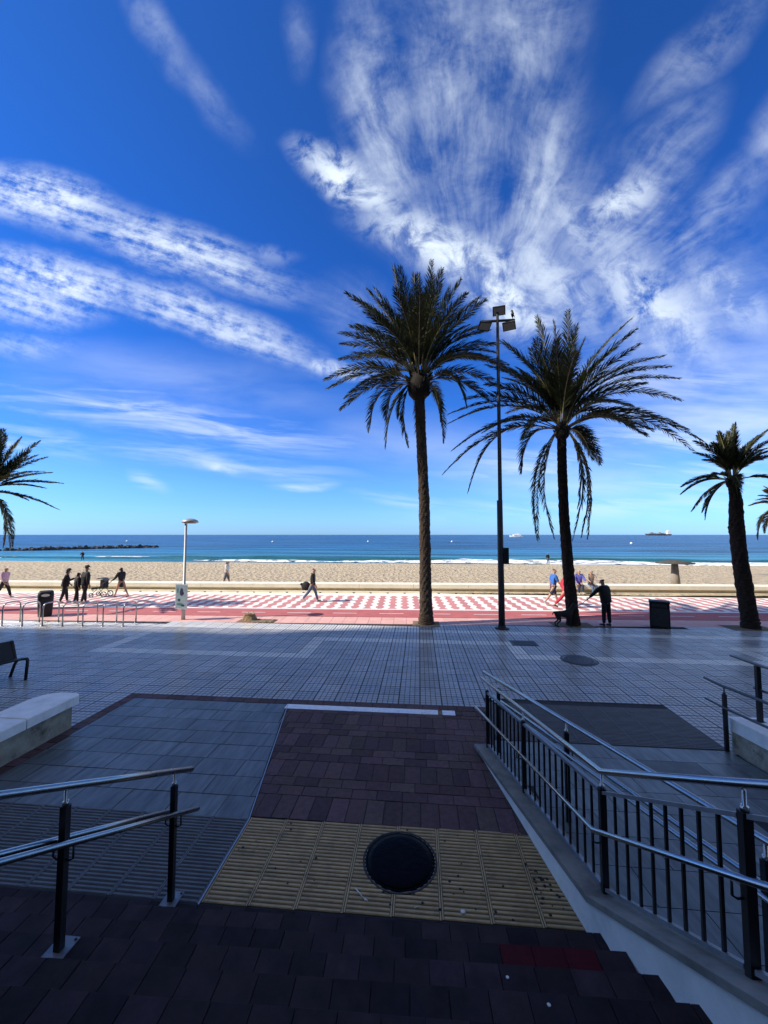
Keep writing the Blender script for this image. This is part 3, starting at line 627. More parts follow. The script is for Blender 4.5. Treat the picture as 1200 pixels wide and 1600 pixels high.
def sea_mat():
    m = bpy.data.materials.new('sea_water'); m.use_nodes = True; t = m.node_tree; b = t.nodes['Principled BSDF']; N = t.nodes.new; Lk = t.links.new
    g_ = N('ShaderNodeNewGeometry'); sp = N('ShaderNodeSeparateXYZ'); Lk(g_.outputs['Position'], sp.inputs[0])
    mr = N('ShaderNodeMapRange'); mr.interpolation_type = 'SMOOTHSTEP'; Lk(sp.outputs[1], mr.inputs[0]); mr.inputs[1].default_value = 62; mr.inputs[2].default_value = 170
    rp = N('ShaderNodeValToRGB'); Lk(mr.outputs[0], rp.inputs[0]); e = rp.color_ramp.elements
    e[0].position = 0; e[0].color = (0.025, 0.15, 0.20, 1); e[1].position = 1; e[1].color = (0.010, 0.058, 0.135, 1)
    x = rp.color_ramp.elements.new(0.25); x.color = (0.014, 0.10, 0.19, 1)
    big = N('ShaderNodeTexNoise'); mp = N('ShaderNodeMapping'); Lk(g_.outputs['Position'], mp.inputs[0]); mp.inputs['Scale'].default_value = (0.02, 0.13, 1); Lk(mp.outputs[0], big.inputs['Vector']); big.inputs['Scale'].default_value = 1.0; big.inputs['Detail'].default_value = 7
    m2 = N('ShaderNodeMapRange'); Lk(big.outputs['Fac'], m2.inputs[0]); m2.inputs[1].default_value = 0.35; m2.inputs[2].default_value = 0.65; m2.inputs[3].default_value = 0.35; m2.inputs[4].default_value = 2.2
    mx = N('ShaderNodeMix'); mx.data_type = 'RGBA'; mx.blend_type = 'MULTIPLY'; mx.inputs[0].default_value = 1; Lk(rp.outputs[0], mx.inputs[6]); Lk(m2.outputs[0], mx.inputs[7]); Lk(mx.outputs[2], b.inputs['Base Color'])
    b.inputs['Roughness'].default_value = 0.30; b.inputs['IOR'].default_value = 1.33; b.inputs['Specular IOR Level'].default_value = 0.32
    w = N('ShaderNodeTexNoise'); mp2 = N('ShaderNodeMapping'); Lk(g_.outputs['Position'], mp2.inputs[0]); mp2.inputs['Scale'].default_value = (0.25, 0.9, 1); Lk(mp2.outputs[0], w.inputs['Vector']); w.inputs['Scale'].default_value = 0.8; w.inputs['Detail'].default_value = 8; w.inputs['Roughness'].default_value = 0.6
    w2 = N('ShaderNodeTexNoise'); mp3 = N('ShaderNodeMapping'); Lk(g_.outputs['Position'], mp3.inputs[0]); mp3.inputs['Scale'].default_value = (0.025, 0.12, 1); Lk(mp3.outputs[0], w2.inputs['Vector']); w2.inputs['Scale'].default_value = 1; w2.inputs['Detail'].default_value = 6
    b1 = N('ShaderNodeBump'); b1.inputs['Distance'].default_value = 2.5; b1.inputs['Strength'].default_value = 0.9; Lk(w2.outputs['Fac'], b1.inputs['Height'])
    b2 = N('ShaderNodeBump'); b2.inputs['Distance'].default_value = 0.9; Lk(w.outputs['Fac'], b2.inputs['Height']); Lk(b1.outputs[0], b2.inputs['Normal']); Lk(b2.outputs[0], b.inputs['Normal'])
    return m
M['sea'] = sea_mat(); struct('sea', sea, M['sea'])
# low swell lines near the shore, the outermost about to break
def swell(y0, h, w, x0, x1, seed):
    mb = MB(); vs = []; n = int((x1-x0)/0.8); pr_ = [(-1.0,-0.05),(-0.45,0.25),(-0.18,0.8),(0.0,1.0),(0.2,0.8),(0.6,0.3),(1.2,-0.05)]
    for i in range(n+1):
        x = x0 + (x1-x0)*i/n; e = min(1, (x-x0)/12, (x1-x)/12); k = max(0, e)*(0.65+0.6*noise.noise(Vector((x*0.09, seed, 0))))
        yc = y0 + (shore(x)-62) + 0.9*noise.noise(Vector((x*0.05, seed, 7)))
        for a, b_ in pr_: vs.append((x, yc + a*w, SEA + b_*h*k - (0.04 if b_ < 0 else 0)))
    m_ = len(pr_); mb.add(vs, [(i*m_+k, (i+1)*m_+k, (i+1)*m_+k+1, i*m_+k+1) for i in range(n) for k in range(m_-1)], 0, True); return mb
M['swell'] = mat('green_swell', (0.02, 0.105, 0.12), 0.25, namt=0.3, nscale=0.6, stretch=(0.3,1,1), bump=0.25, bscale=1.2)
struct('swell', swell(68.5, 0.75, 1.6, -60, 12, 1), M['swell']); struct('swell', swell(70.0, 0.8, 1.6, 10, 80, 4), M['swell']); struct('swell', swell(66.5, 0.5, 1.2, -95, -30, 9), M['swell'])
def foam_mat():
    m = mat('sea_foam', (0.86, 0.87, 0.86), 0.8, bump=0.06, bscale=3); t = m.node_tree; N = t.nodes.new; Lk = t.links.new; b = t.nodes['Principled BSDF']
    g_ = N('ShaderNodeNewGeometry'); mp = N('ShaderNodeMapping'); Lk(g_.outputs['Position'], mp.inputs[0]); mp.inputs['Scale'].default_value = (0.5, 0.9, 1)
    nz = N('ShaderNodeTexNoise'); Lk(mp.outputs[0], nz.inputs['Vector']); nz.inputs['Scale'].default_value = 1.1; nz.inputs['Detail'].default_value = 7; nz.inputs['Roughness'].default_value = 0.65
    mr = N('ShaderNodeMapRange'); Lk(nz.outputs['Fac'], mr.inputs[0]); mr.inputs[1].default_value = 0.43; mr.inputs[2].default_value = 0.50; Lk(mr.outputs[0], b.inputs['Alpha']); return m
M['foam'] = foam_mat()
def foam(y0, w, x0, x1, seed, z=0.06, th=0.0):
    mb = MB(); vs = []; n = int((x1-x0)/0.5)
    for i in range(n+1):
        x = x0 + (x1-x0)*i/n; a = noise.noise(Vector((x*0.22, seed, 0))); k = max(0.0, min(1, 0.55+1.3*noise.noise(Vector((x*0.06, seed, 3)))+0.4*a)); k = min(k, max(0, (x-x0)/3), max(0, (x1-x)/3))
        yc = y0 + (shore(x)-62) + 0.7*a; zz = SEA+z
        vs += [(x, yc-w*k, zz), (x, yc-w*k*0.5, zz+0.16*k), (x, yc, zz+0.22*k), (x, yc+w*k*0.7, zz)]
    return mb.add(vs, [(i*4+q, (i+1)*4+q, (i+1)*4+q+1, i*4+q+1) for i in range(n) for q in range(3)], 0, True)
fo = MB()
for a in ((62.9,1.5,-24,95,11),(64.6,2.6,-14,95,12),(63.4,2.4,-40,90,1),(70.3,1.2,6,48,14),(67.6,1.6,2,80,15),(66.0,2.4,-10,95,2),(68.3,1.2,-4,40,3),(65.0,1.3,-36,-20,4),(67.2,1.3,-62,-38,5),(69.0,0.9,-66,-40,6),(64.6,1.4,40,100,7),(66.2,0.8,-100,-70,8)): 
    f1 = foam(*a); fo.add(f1.v, f1.f, 0, True)
struct('foam', fo, M['foam'], 'stuff')

# ------------------------------------------------------------------ building behind the stairs (it casts the shade on the plaza)
bd = thing('apartment_building', 'tall cream apartment building behind the stairs that shades the plaza', 'building', (0, -1.5, 0))
part('wall', MB().box((-54.75, -16, -0.3), (44, -1.5, 51.2)), M['concrete'], bd)
part('wall', MB().box((-130, -15.9, -0.3), (-54.7504, -1.5, 39.5)), M['concrete'], bd)
part('added_canopy', MB().box((-14, -1.5, 5.0), (16, -0.45, 5.35)), M['added_soffit'], bd)  # added slab out of view overhead, put in to darken the steps
balm = MB().box((0,0,0),(3.2,1.15,0.18)).box((0,1.09,0.18),(3.2,1.15,1.05)).box((0,0,0.18),(0.05,1.09,1.05)).box((3.15,0,0.18),(3.2,1.09,1.05)).mesh('balcony', M['concrete'])
winm = MB().box((0,0,0),(1.6,0.05,2.1)).mesh('window', M['glass'])
for fl in range(2, 16):
    for i in range(-3, 4):
        piece('balcony', balm, bd, (i*5.2-1.6, -0.002, fl*3.05)); piece('window', winm, bd, (i*5.2-0.8, 0.002, fl*3.05+0.25))

# ------------------------------------------------------------------ railings
def post_mb(x, y, z0, h, w=0.06, d=0.04, rail_gap=0.11, plate=True):
    mb = MB().box((x-w/2, y-d/2, z0), (x+w/2, y+d/2, z0+h)); return mb
def spigot(x, y, z0, z1): return MB().tube([(x,y,z0),(x,y,z0+0.03),(x,y,z0+0.031),(x,y,z1)], [0.02,0.02,0.011,0.011], 8)
def bracket(p, q):                               # bent rod from post to grab rail
    p, q = Vector(p), Vector(q); m1 = Vector((q.x*0.55+p.x*0.45, q.y*0.55+p.y*0.45, p.z-0.005)); m2 = Vector((q.x, q.y, p.z+0.01))
    return MB().tube([p, m1, m2, q], 0.007, 6)
# left railing
lr = thing('left_railing', 'steel handrail with two lower rails on two dark posts, left side of the stairs', 'railing', (-2.3, 3.5, 0))
lp = [(-2.285, 3.53, 0.0), (-2.47, 2.585, 0.51)]
d_ = Vector((-0.185, -0.945, 0)); sl = 0.4727
def lrail(offx, dz, y_end, y_start=3.66, r=0.022, parentname='handrail'):
    pts = []
    for y in (y_start, 2.9, 2.2, 1.2): pts.append((-2.285 + (y-3.53)*(d_.x/d_.y) + offx, y, dz + (3.53-y)*sl if y < 3.9 else dz))
    return part(parentname, MB().tube(pts, r, 12), M['steel'], lr)
lrail(0.0, 1.145, 1.2, 3.74, 0.025); 
lrail(0.075, 0.775, 1.2, 3.74, 0.021, 'grab_rail'); lrail(-0.075, 0.775, 1.2, 3.56, 0.021, 'grab_rail')
for (x, y, z) in lp + [(-2.706, 1.38, 1.19)]:
    hh = 1.145 + (3.53-y)*sl - z; part('post', post_mb(x, y, z+0.006, hh-0.135, 0.048, 0.042), M['post'], lr)
    part('base_plate', MB().box((x-0.075,y-0.09,z),(x+0.075,y+0.09,z+0.008)), M['plate'], lr)
    for bx, by in ((-1,-1),(1,-1),(1,1),(-1,1)): part('bolt', MB().lathe([(0.009,0),(0.009,0.006),(0.004,0.010)], (x+bx*0.058, y+by*0.07, z+0.008), 6), M['post'], lr)
    part('spigot', spigot(x, y, z+hh-0.13, z+hh-0.02), M['steel'], lr)
    for s in (-1, 1): part('bracket', bracket((x+s*0.02, y, z+hh-0.485), (x+s*0.075, y, z+hh-0.388)), M['post'], lr)

# near right railing on the stair wall: two leaves with balusters, kinked where the stairs begin
nr = thing('baluster_railing', 'long steel railing with dark balusters on the coping right of the stairs', 'railing', (1.2, 5.0, 0))
def cx(y): return wallx(y) + 0.165
NP = [6.31, 5.08, 3.60, 2.36, 1.2]
def ztop(y): return zc(y)
def railline(offx, h, y0, y1, r, name, mt='steel', kink=3.60):
    ys_ = [y0, kink, y1]; pts = [(cx(y)+offx, y, zc(y)+h + (0.0)) for y in ys_]
    return part(name, MB().tube(pts, r, 12), M[mt], nr)
railline(0, 0.985, 6.52, 0.9, 0.024, 'handrail'); railline(-0.085, 0.50, 6.62, 0.9, 0.020, 'grab_rail')
def bar(yA, yB, h, w, t, name):
    mb = MB(); xa, xb = cx(yA), cx(yB)
    vs = []
    for x, y in ((xa,yA),(xb,yB)): vs += [(x-w/2,y,zc(y)+h-t),(x+w/2,y,zc(y)+h-t),(x+w/2,y,zc(y)+h),(x-w/2,y,zc(y)+h)]
    mb.add(vs, [(0,3,2,1),(4,5,6,7),(0,1,5,4),(1,2,6,5),(2,3,7,6),(3,0,4,7)]); part(name, mb, M['flatbar'], nr)
for k in range(4):
    yA, yB = NP[k]-0.03, NP[k+1]+0.03
    if k == 2: pass
    bar(yA, yB, 0.84, 0.04, 0.028, 'top_bar'); bar(yA, yB, 0.055, 0.04, 0.03, 'bottom_bar')
    n = (9, 11, 8, 8)[k]
    for i in range(1, n+1):
        y = yA + (yB-yA)*i/(n+1); x = cx(y); part('baluster', MB().box((x-0.009,y-0.009,zc(y)+0.05),(x+0.009,y+0.009,zc(y)+0.815)), M['post'], nr)
for y in NP:
    x = cx(y); part('post', post_mb(x, y, zc(y)-0.01, 0.86, 0.052, 0.045), M['post'], nr); part('spigot', spigot(x, y, zc(y)+0.85, zc(y)+0.965), M['steel'], nr)
    part('bracket', bracket((x-0.03, y, zc(y)+0.40), (x-0.085, y, zc(y)+0.482)), M['post'], nr)
# handrail along the ramp, behind the first
rr = thing('ramp_railing', 'two-bar steel handrail running up the ramp behind the baluster railing', 'railing', (1.4, 5.0, 0))
def rx(y): return 1.19 + (6.15-y)*0.302
for h, r, y0, nm in ((1.085, 0.023, 6.62, 'handrail'), (0.76, 0.019, 6.45, 'grab_rail')):
    part(nm, MB().tube([(rx(y)+(0.0 if nm == 'handrail' else 0.06), y, zr(y)+h) for y in (y0, 5.0, 3.0, 1.2)], r, 12), M['steel'], rr)
part('grab_rail', MB().tube([(rx(y)-0.06, y, zr(y)+0.76) for y in (6.45, 5.0, 3.0, 1.2)], 0.019, 12), M['steel'], rr)
for y in (6.15, 4.65, 2.80, 1.4):
    x = rx(y); part('post', post_mb(x, y, zr(y), 0.96, 0.048, 0.042), M['post'], rr); part('spigot', spigot(x, y, zr(y)+0.96, zr(y)+1.065), M['steel'], rr)
    part('bracket', bracket((x+0.03, y, zr(y)+0.66), (x+0.06, y, zr(y)+0.745)), M['post'], rr)
# low handrail at the far side of the ramp
fr_ = thing('far_ramp_railing', 'steel two-bar handrail on a dark post beside the white wall, right edge', 'railing', (4.73, 6.6, 0))
for h, r, nm in ((0.985, 0.021, 'handrail'), (0.655, 0.018, 'grab_rail')):
    part(nm, MB().tube([(4.70, 6.98, h), (4.72, 6.62, h+zr(6.62)), (4.76, 5.0, h+zr(5.0)), (4.8, 3.0, h+zr(3.0))], r, 12), M['steel_dark'], fr_)
for y in (6.62, 5.0, 3.4):
    part('post', post_mb(4.735, y, zr(y), 0.86, 0.048, 0.042), M['post'], fr_); part('spigot', spigot(4.735, y, zr(y)+0.86, zr(y)+0.965), M['steel_dark'], fr_)
    part('bracket', bracket((4.71, y, zr(y)+0.56), (4.70, y, zr(y)+0.64)), M['post'], fr_)
wr_ = thing('wall_top_railing', 'flat-topped handrail on a dark post standing on the white wall, right edge', 'railing', (5.18, 6.55, 0.49))
part('handrail', strip_solid(MB(), [7.0, 6.4, 5.0, 3.0], lambda y: 5.12, lambda y: 5.19, lambda y: 1.335+(zr(y) if y < 6.62 else 0), lambda y: 1.36+(zr(y) if y < 6.62 else 0)), M['steel_dark'], wr_)
part('grab_rail', MB().tube([(5.155, 6.6, 0.98),(5.155, 5.0, 0.98+zr(5)),(5.155,3,0.98+zr(3))], 0.018, 10), M['steel_dark'], wr_)
for y in (6.52, 5.0): part('post', post_mb(5.155, y, 0.498+zr(y), 0.835, 0.06, 0.05), M['post'], wr_)
part('base_plate', MB().box((5.08,6.44,0.495),(5.23,6.60,0.506)), M['post'], wr_)

# ------------------------------------------------------------------ palms
def frond(start, tip, delta, width, dry=False, seg=16, n=104, sway=0.0, rng=random):
    """one feather leaf: curved stalk with two rows of narrow leaflets"""
    A, B = Vector(start), Vector(tip); ch = B - A; L = ch.length
    hor = Vector((ch.x, ch.y, 0)); 
    if hor.length < 1e-3: hor = Vector((1, 0, 0))
    hor.normalize(); side0 = hor.cross(Vector((0,0,1)))
    ax = ch.normalized(); upv = side0.cross(ax).normalized()
    if upv.z < 0 and abs(ax.z) < 0.98: upv = -upv
    pts = []
    for i in range(seg+1):
        t = i/seg; s = delta*4*t*(1-t)*(1.25-0.5*t)
        pts.append(A + ch*t + upv*(s*L*0.5) + side0*sway*L*math.sin(t*math.pi)*0.3)
    def at(t):
        f = min(max(t, 0), 0.9999)*seg; i = int(f); return pts[i].lerp(pts[i+1], f-i)
    st_ = MB().tube(pts, [0.022*(1-0.88*i/seg)+0.003 for i in range(seg+1)], 5, 1)
    lf = st_
    tw = rng.uniform(-0.5, 0.5)
    for i in range(n):
        t = 0.13 + 0.87*(i+0.5)/n; p = at(t); d = (at(min(1, t+0.02)) - at(t-0.02)).normalized()
        sd_ = d.cross(Vector((0,0,1)))
        if sd_.length < 0.15: sd_ = side0.copy()
        sd_.normalize(); un = sd_.cross(d).normalized()
        ll = width*(math.sin(math.pi*(0.16+0.80*t))**0.7)
        fw = (1.15 + 1.1*t**2)*(1.35 if width < 0.45 else 1.0)
        for s in (-1, 1):
            l = ll*rng.uniform(0.8, 1.12); lift = rng.uniform(0.05, 0.55) + tw*s*0.5
            if dry: lift -= 0.6
            v1 = (sd_*s + d*fw*rng.uniform(0.8,1.2) + un*lift).normalized()
            m_ = p + v1*l*0.55; e_ = m_ + (v1 + Vector((0,0,-0.5 if not dry else -0.9))*rng.uniform(0.3,1.0)).normalized()*l*0.45
            wv_ = d.cross(v1).cross(v1); 
            wd = (d*0.0125 + un*0.010*rng.uniform(-1,1))
            lf.add([p-wd, p+wd, m_+wd*1.3, m_-wd*1.3, e_], [(0,1,2,3),(3,2,4)], 0)
    return lf
def trunk_mb(path, rads, seg=20, scar=0.07, step=0.05, seed=0):
    pts = [Vector(p) for p in path]; mb = MB(); vs = []; 
    L = sum((pts[i+1]-pts[i]).length for i in range(len(pts)-1)); n = int(L/step); rows = 0
    for i in range(n+1):
        t = i/n*(len(pts)-1); k = min(int(t), len(pts)-2); f = t-k
        f2 = f*f*(3-2*f)*0.3+f*0.7
        p = pts[k].lerp(pts[k+1], f2); r = rads[k]*(1-f)+rads[k+1]*f
        for q in range(seg):
            a = 2*math.pi*q/seg; 
            sc_ = ((q*0.5 + i*0.33) % 1.0); ring = 0.5 + 0.9*noise.noise(Vector((math.cos(a)*3.2, math.sin(a)*3.2, i*step*9 + seed))) + 0.25*math.sin(i*1.1 + (q % 2)*3.14)
            rr_ = r*(1 + scar*(ring-0.5)*2 + 0.05*noise.noise(Vector((math.cos(a)*1.5, math.sin(a)*1.5, i*step*2.2))))
            vs.append((p.x+rr_*math.cos(a), p.y+rr_*math.sin(a), p.z))
    mb.add(vs, [(i*seg+q, i*seg+(q+1)%seg, (i+1)*seg+(q+1)%seg, (i+1)*seg+q) for i in range(n) for q in range(seg)], 0, False)
    mb.f.append(tuple(n*seg+q for q in range(seg))); mb.m.append(0); mb.sm.append(False); return mb
CR = Vector((C5, S5, 0)); CF = Vector((-S5, C5, 0))       # right of / away from the viewer, on the ground
def palm(label, path, rads, crown, tips, hang, nrand, L, width, boot, seed, group='palm trees along the promenade edge', depth=0.55, arc=0.27, bark='trunk', sunlit_tint=False):
    rng = random.Random(seed); base = path[0]
    T = thing('palm_tree', label, 'palm tree', base, 0, group)
    part('trunk', trunk_mb(path, rads, seed=seed), M[bark], T)
    if boot: 
        bt = MB(); c = Vector(crown)
        bt.lathe([(boot*0.55,-boot*1.9),(boot*0.9,-boot*1.5),(boot,-boot*0.8),(boot*0.9,0),(boot*0.5,boot*0.5)], tuple(c), 14)
        for k in range(46):
            a = rng.uniform(0, 6.28); z = rng.uniform(-1.7, 0.3)*boot; r = boot*(0.95 if z > -boot else 0.8)
            o = c + Vector((math.cos(a)*r*0.9, math.sin(a)*r*0.9, z)); d = Vector((math.cos(a), math.sin(a), 1.1)).normalized()
            bt.tube([o, o+d*0.13*boot/0.45, o+d*0.24*boot/0.45], [0.05*boot/0.45, 0.035*boot/0.45, 0.008], 4, 0, False)
        part('crown_base', bt, M['boot'], T)
    c = Vector(crown)
    def add(tip, delta, w=width, dry=False, n=104, sway=0.0):
        d = Vector(tip) - c; h = Vector((d.x, d.y, 0)); h = h.normalized() if h.length > 0.01 else Vector((1,0,0))
        st_ = c + h*(boot or 0.15)*0.6 + Vector((0,0,(boot or 0.15)*(0.3 if d.z > 0 else -0.4)))
        part('frond', frond(st_, tip, delta, w, dry, rng=rng, n=n, sway=sway), [M['leafdry_sunlit'] if (dry or sunlit_tint) else M['leaf'], M['rachis']], T)  # dry colour also paints sunlight onto every frond of one palm
    for (dx, dz) in tips:                           # fronds whose tips the photograph shows against the sky
        r = math.hypot(dx, dz); dep = rng.uniform(-depth, depth)*max(0.5, L - r*0.6)*0.8
        el = math.atan2(dz, abs(dx)); delta = arc*math.cos(el)**1.2 + 0.05 if dz > -0.4*r else 0.55
        add(c + CR*dx + CF*dep + Vector((0,0,dz)), delta, sway=rng.uniform(-.15,.15))
    for (dx, dz) in hang:                           # old fronds hanging beside the trunk
        dep = rng.uniform(-0.5, 0.5); add(c + CR*dx + CF*dep + Vector((0,0,dz)), 0.22, width*0.8, rng.random() < 0.35, 96)
    for k in range(nrand):
        a = k*2.399 + rng.uniform(-.3,.3); e = R(rng.choice([82, 74, 66, 58, 48, 38, 25, 10, -5, -18])); l = L*rng.uniform(0.82, 1.0)
        d = Vector((math.cos(a)*math.cos(e), math.sin(a)*math.cos(e), math.sin(e)))*l*(0.97 if e > 0.6 else 0.9)
        add(c + d, arc*math.cos(e)**1.2 + 0.05)
    return T
def scr(lst, cx0, cy0, k): return [((x-cx0)*k, (cy0-y)*k) for x, y in lst]
k1 = 0.0240
t1 = scr([(505,592),(524,545),(525,516),(552,487),(555,465),(566,452),(582,446),(612,415),(622,412),(652,422),(672,407),(680,417),(720,427),(725,440),(747,462),(770,482),(767,505),(782,535),(792,555),(787,595),(760,622),(717,645),(572,662),(525,627),(550,622),(532,605),(745,470),(595,470),(640,440),(700,450),(755,560),(600,640)], 653, 583, k1)
h1 = scr([(692,685),(684,657),(635,695),(652,690),(600,697),(620,650)], 653, 583, k1)
palm('tallest palm with a full upright crown, left of the floodlight mast', [(0.24,14.74,-0.05),(0.24,14.74,0.35),(0.22,14.72,2.2),(0.20,14.7,4.6),(0.10,14.6,7.0),(0.03,14.45,8.9)],
     [0.32,0.25,0.215,0.205,0.19,0.19], (0.02,14.42,9.35), t1, h1, 32, 4.0, 0.60, 0.44, 5)
k2 = 0.0245
t2 = scr([(837,503),(875,493),(887,490),(915,510),(983,503),(973,537),(1043,553),(1053,570),(1062,590),(1058,627),(967,642),(1073,670),(1087,690),(1083,702),(940,710),(740,763),(700,735),(713,700),(813,737),(707,660),(708,642),(763,600),(763,573),(770,560),(800,517),(780,540),(730,625),(820,560),(940,560),(985,570),(1010,680)], 880, 665, k2)
h2 = scr([(900,833),(888,838),(840,837),(833,840),(868,835),(903,835),(897,790)], 880, 665, k2)
palm('wide windblown palm with long sideways fronds, right of the floodlight mast', [(5.68,15.03,-0.05),(5.65,15.03,0.4),(5.56,15.03,1.8),(5.42,14.95,3.9),(5.36,14.85,5.8),(5.36,14.82,7.1)],
     [0.27,0.215,0.20,0.18,0.165,0.16], (5.38,14.82,7.42), t2, h2, 24, 3.9, 0.64, 0.26, 8, bark='trunk_shaded', arc=0.30)
k3 = 0.0252
t3 = scr([(1093,698),(1100,713),(1130,684),(1169,668),(1160,670),(1202,680),(1206,706),(1150,682),(1185,690),(1212,720),(1120,700)], 1153, 750, k3)
h3 = scr([(1095,797),(1127,808),(1143,780),(1096,800)], 1153, 750, k3)
palm('short thick-trunked palm with a small crown, nearest the right edge', [(11.80,15.1,-0.05),(11.77,15.1,0.4),(11.6,15.1,2.0),(11.5,15.1,3.6),(11.52,15.08,4.6),(11.45,15.08,5.25)],
     [0.29,0.25,0.235,0.225,0.19,0.14], (11.44,15.08,5.42), t3, h3, 14, 1.9, 0.42, 0.2, 13, bark='trunk_shaded')
k0 = 0.0290
t0 = scr([(13,679),(45,685),(40,704),(57,711),(75,715),(79,739),(48,760),(32,780),(-60,690),(-90,730),(-110,760),(-30,680)], -20, 765, k0)
h0 = scr([(29,856),(19,853),(3,856),(-40,850)], -20, 765, k0)
palm('palm crown reaching into the picture from beyond the left edge', [(-19.6,15.3,-0.05),(-19.6,15.3,0.5),(-19.55,15.4,2.6),(-19.5,15.58,5.05)], [0.36,0.29,0.26,0.22], (-19.48,15.60,5.40), t0, h0, 26, 3.0, 0.46, 0.3, 21, arc=0.10)
t4 = scr([(1182,775),(1184,781),(1186,832),(1184,842),(1215,760),(1250,770),(1270,800)], 1228, 795, 0.0269)
palm('sunlit pale frond tips of a palm beyond the right edge', [(15.7,17.6,-0.02),(15.65,17.6,2.0),(15.45,17.6,4.2)], [0.34,0.27,0.22], (15.38,17.6,4.44), t4, [], 16, 1.3, 0.34, 0.22, 31, sunlit_tint=True)
# soil pits at the palm feet, the left-over stump
for n_, (x, y, w) in enumerate(((0.24,14.77,0.5),(5.63,15.08,0.72),(11.75,15.15,0.75))):
    mb = MB(); vs = []
    for i in range(9):
        for j in range(7): vs.append((x-w+2*w*i/8, y-0.42+0.84*j/6, 0.006+(0.0 if i in (0,8) or j in (0,6) else 0.016+0.03*noise.noise(Vector((i,j,n_*5))))))
    mb.add(vs, [(i*7+j,(i+1)*7+j,(i+1)*7+j+1,i*7+j+1) for i in range(8) for j in range(6)]); struct('tree_pit', mb, M['soil'])
stp = thing('tree_stump', 'ragged cut palm stump on a patch of dry soil at the pink kerb slabs', 'stump', (-6.62, 14.7, 0))
sb_ = MB(); n = 14; prof = [(0.30,0.0),(0.25,0.10),(0.21,0.2),(0.2,0.27),(0.1,0.24)]
vs = []
for j, (r, z) in enumerate(prof):
    for q in range(n):
        a = 2*math.pi*q/n; k = 1+0.28*noise.noise(Vector((math.cos(a)*1.3, math.sin(a)*1.3, z*3))); vs.append((-6.62+r*k*math.cos(a), 14.72+r*k*math.sin(a), z + 0.09*noise.noise(Vector((q*1.1, j, 2)))*(j > 1)))
sb_.add(vs, [(j*n+q, j*n+(q+1)%n, (j+1)*n+(q+1)%n, (j+1)*n+q) for j in range(4) for q in range(n)]); sb_.f.append(tuple(4*n+q for q in range(n))); sb_.m.append(0); sb_.sm.append(False)
part('trunk', sb_, M['stumpw'], stp)
mb = MB(); vs = []
for i in range(15):
    for j in range(6): vs.append((-7.05+1.5*i/14, 14.42+0.5*j/5 - 0.03*(i % 2), 0.006+(0.0 if i in (0,14) or j in (0,5) else 0.035+0.04*noise.noise(Vector((i*.8,j*.8,1))))))
mb.add(vs, [(i*6+j,(i+1)*6+j,(i+1)*6+j+1,i*6+j+1) for i in range(14) for j in range(5)]); part('soil', mb, M['soil'], stp)

# ------------------------------------------------------------------ street furniture
ms = thing('floodlight_mast', 'very tall dark mast with square floodlights on a cross arm', 'floodlight mast', (2.93, 14.29, 0))
part('pole', MB().tube([(2.93,14.29,0),(2.93,14.29,4.6),(2.95,14.29,4.61),(2.97,14.29,11.8)], [0.115,0.10,0.075,0.05], 14), M['mastm'], ms)
part('base', MB().lathe([(0.26,0.0),(0.26,0.02),(0.14,0.03),(0.13,0.12)], (2.93,14.29,0), 16), M['black'], ms)
part('switch_box', MB().box((3.04,14.18,2.30),(3.20,14.40,2.88)), M['black'], ms)
part('cross_arm', MB().tube([(2.35,14.29,11.36),(3.60,14.29,11.36)], 0.05, 8), M['mastm'], ms)
def flood(cx_, cy_, cz, tilt, yaw):
    Mx = Matrix.Translation((cx_, cy_, cz)) @ Matrix.Rotation(yaw, 4, 'Z') @ Matrix.Rotation(tilt, 4, 'X')
    f_ = part('floodlight', MB().box((-0.23,-0.17,-0.03),(0.23,0.17,0.05), bev=0.02, M=Mx), M['mastm'], ms)
    g_ = MB().box((-0.20,-0.14,-0.036),(0.20,0.14,-0.031), M=Mx); obj('lens', g_.mesh('lens', M['glass'], ms.location), f_)
flood(3.02,14.24,11.72,R(-35),R(-12)); flood(3.38,14.25,11.12,R(-30),R(-20)); flood(2.48,14.25,11.16,R(-30),R(15))
sg = thing('seagull', 'small gull perched on the right end of the floodlight cross arm', 'bird', (3.52, 14.29, 11.41))
part('body', MB().lathe([(0.004,0),(0.045,0.07),(0.06,0.16),(0.03,0.26),(0.01,0.3)], (3.52,14.29,11.45), 8).lathe([(0.005,0),(0.035,0.03),(0.035,0.06),(0.005,0.09)], (3.50,14.29,11.68), 8).tube([(3.5,14.29,11.72),(3.42,14.29,11.70)], [0.012,0.003], 5)
     .tube([(3.52,14.28,11.41),(3.52,14.28,11.5)], 0.006, 4).tube([(3.54,14.3,11.41),(3.54,14.3,11.5)], 0.006, 4).add([(3.53,14.25,11.6),(3.53,14.33,11.6),(3.62,14.29,11.42),(3.56,14.29,11.64)], [(0,1,2),(0,2,3),(1,3,2)]), M['iron_grey'], sg)
lx, ly = -9.32, 14.63
lm = thing('street_lamp', 'slim grey street lamp with a flat dome head, behind the picture panel', 'street lamp', (lx, ly, 0))
part('pole', MB().tube([(lx,ly,0),(lx,ly,1.2),(lx,ly,1.21),(lx,ly,3.75)], [0.075,0.07,0.05,0.045], 12), M['lamp_grey'], lm)
part('lamp_head', MB().lathe([(0.03,0.0),(0.05,0.02)], (lx,ly,3.74), 10).lathe([(0.30,0.0),(0.315,0.03),(0.27,0.10),(0.16,0.155),(0.03,0.175)], (lx+0.17,ly,3.83), 22).tube([(lx,ly,3.72),(lx,ly,3.85)], 0.05, 8), M['lamp_grey'], lm)
part('lens', MB().lathe([(0.27,0.0),(0.20,-0.03),(0.02,-0.04)], (lx+0.17,ly,3.828), 18), M['glass'], lm)
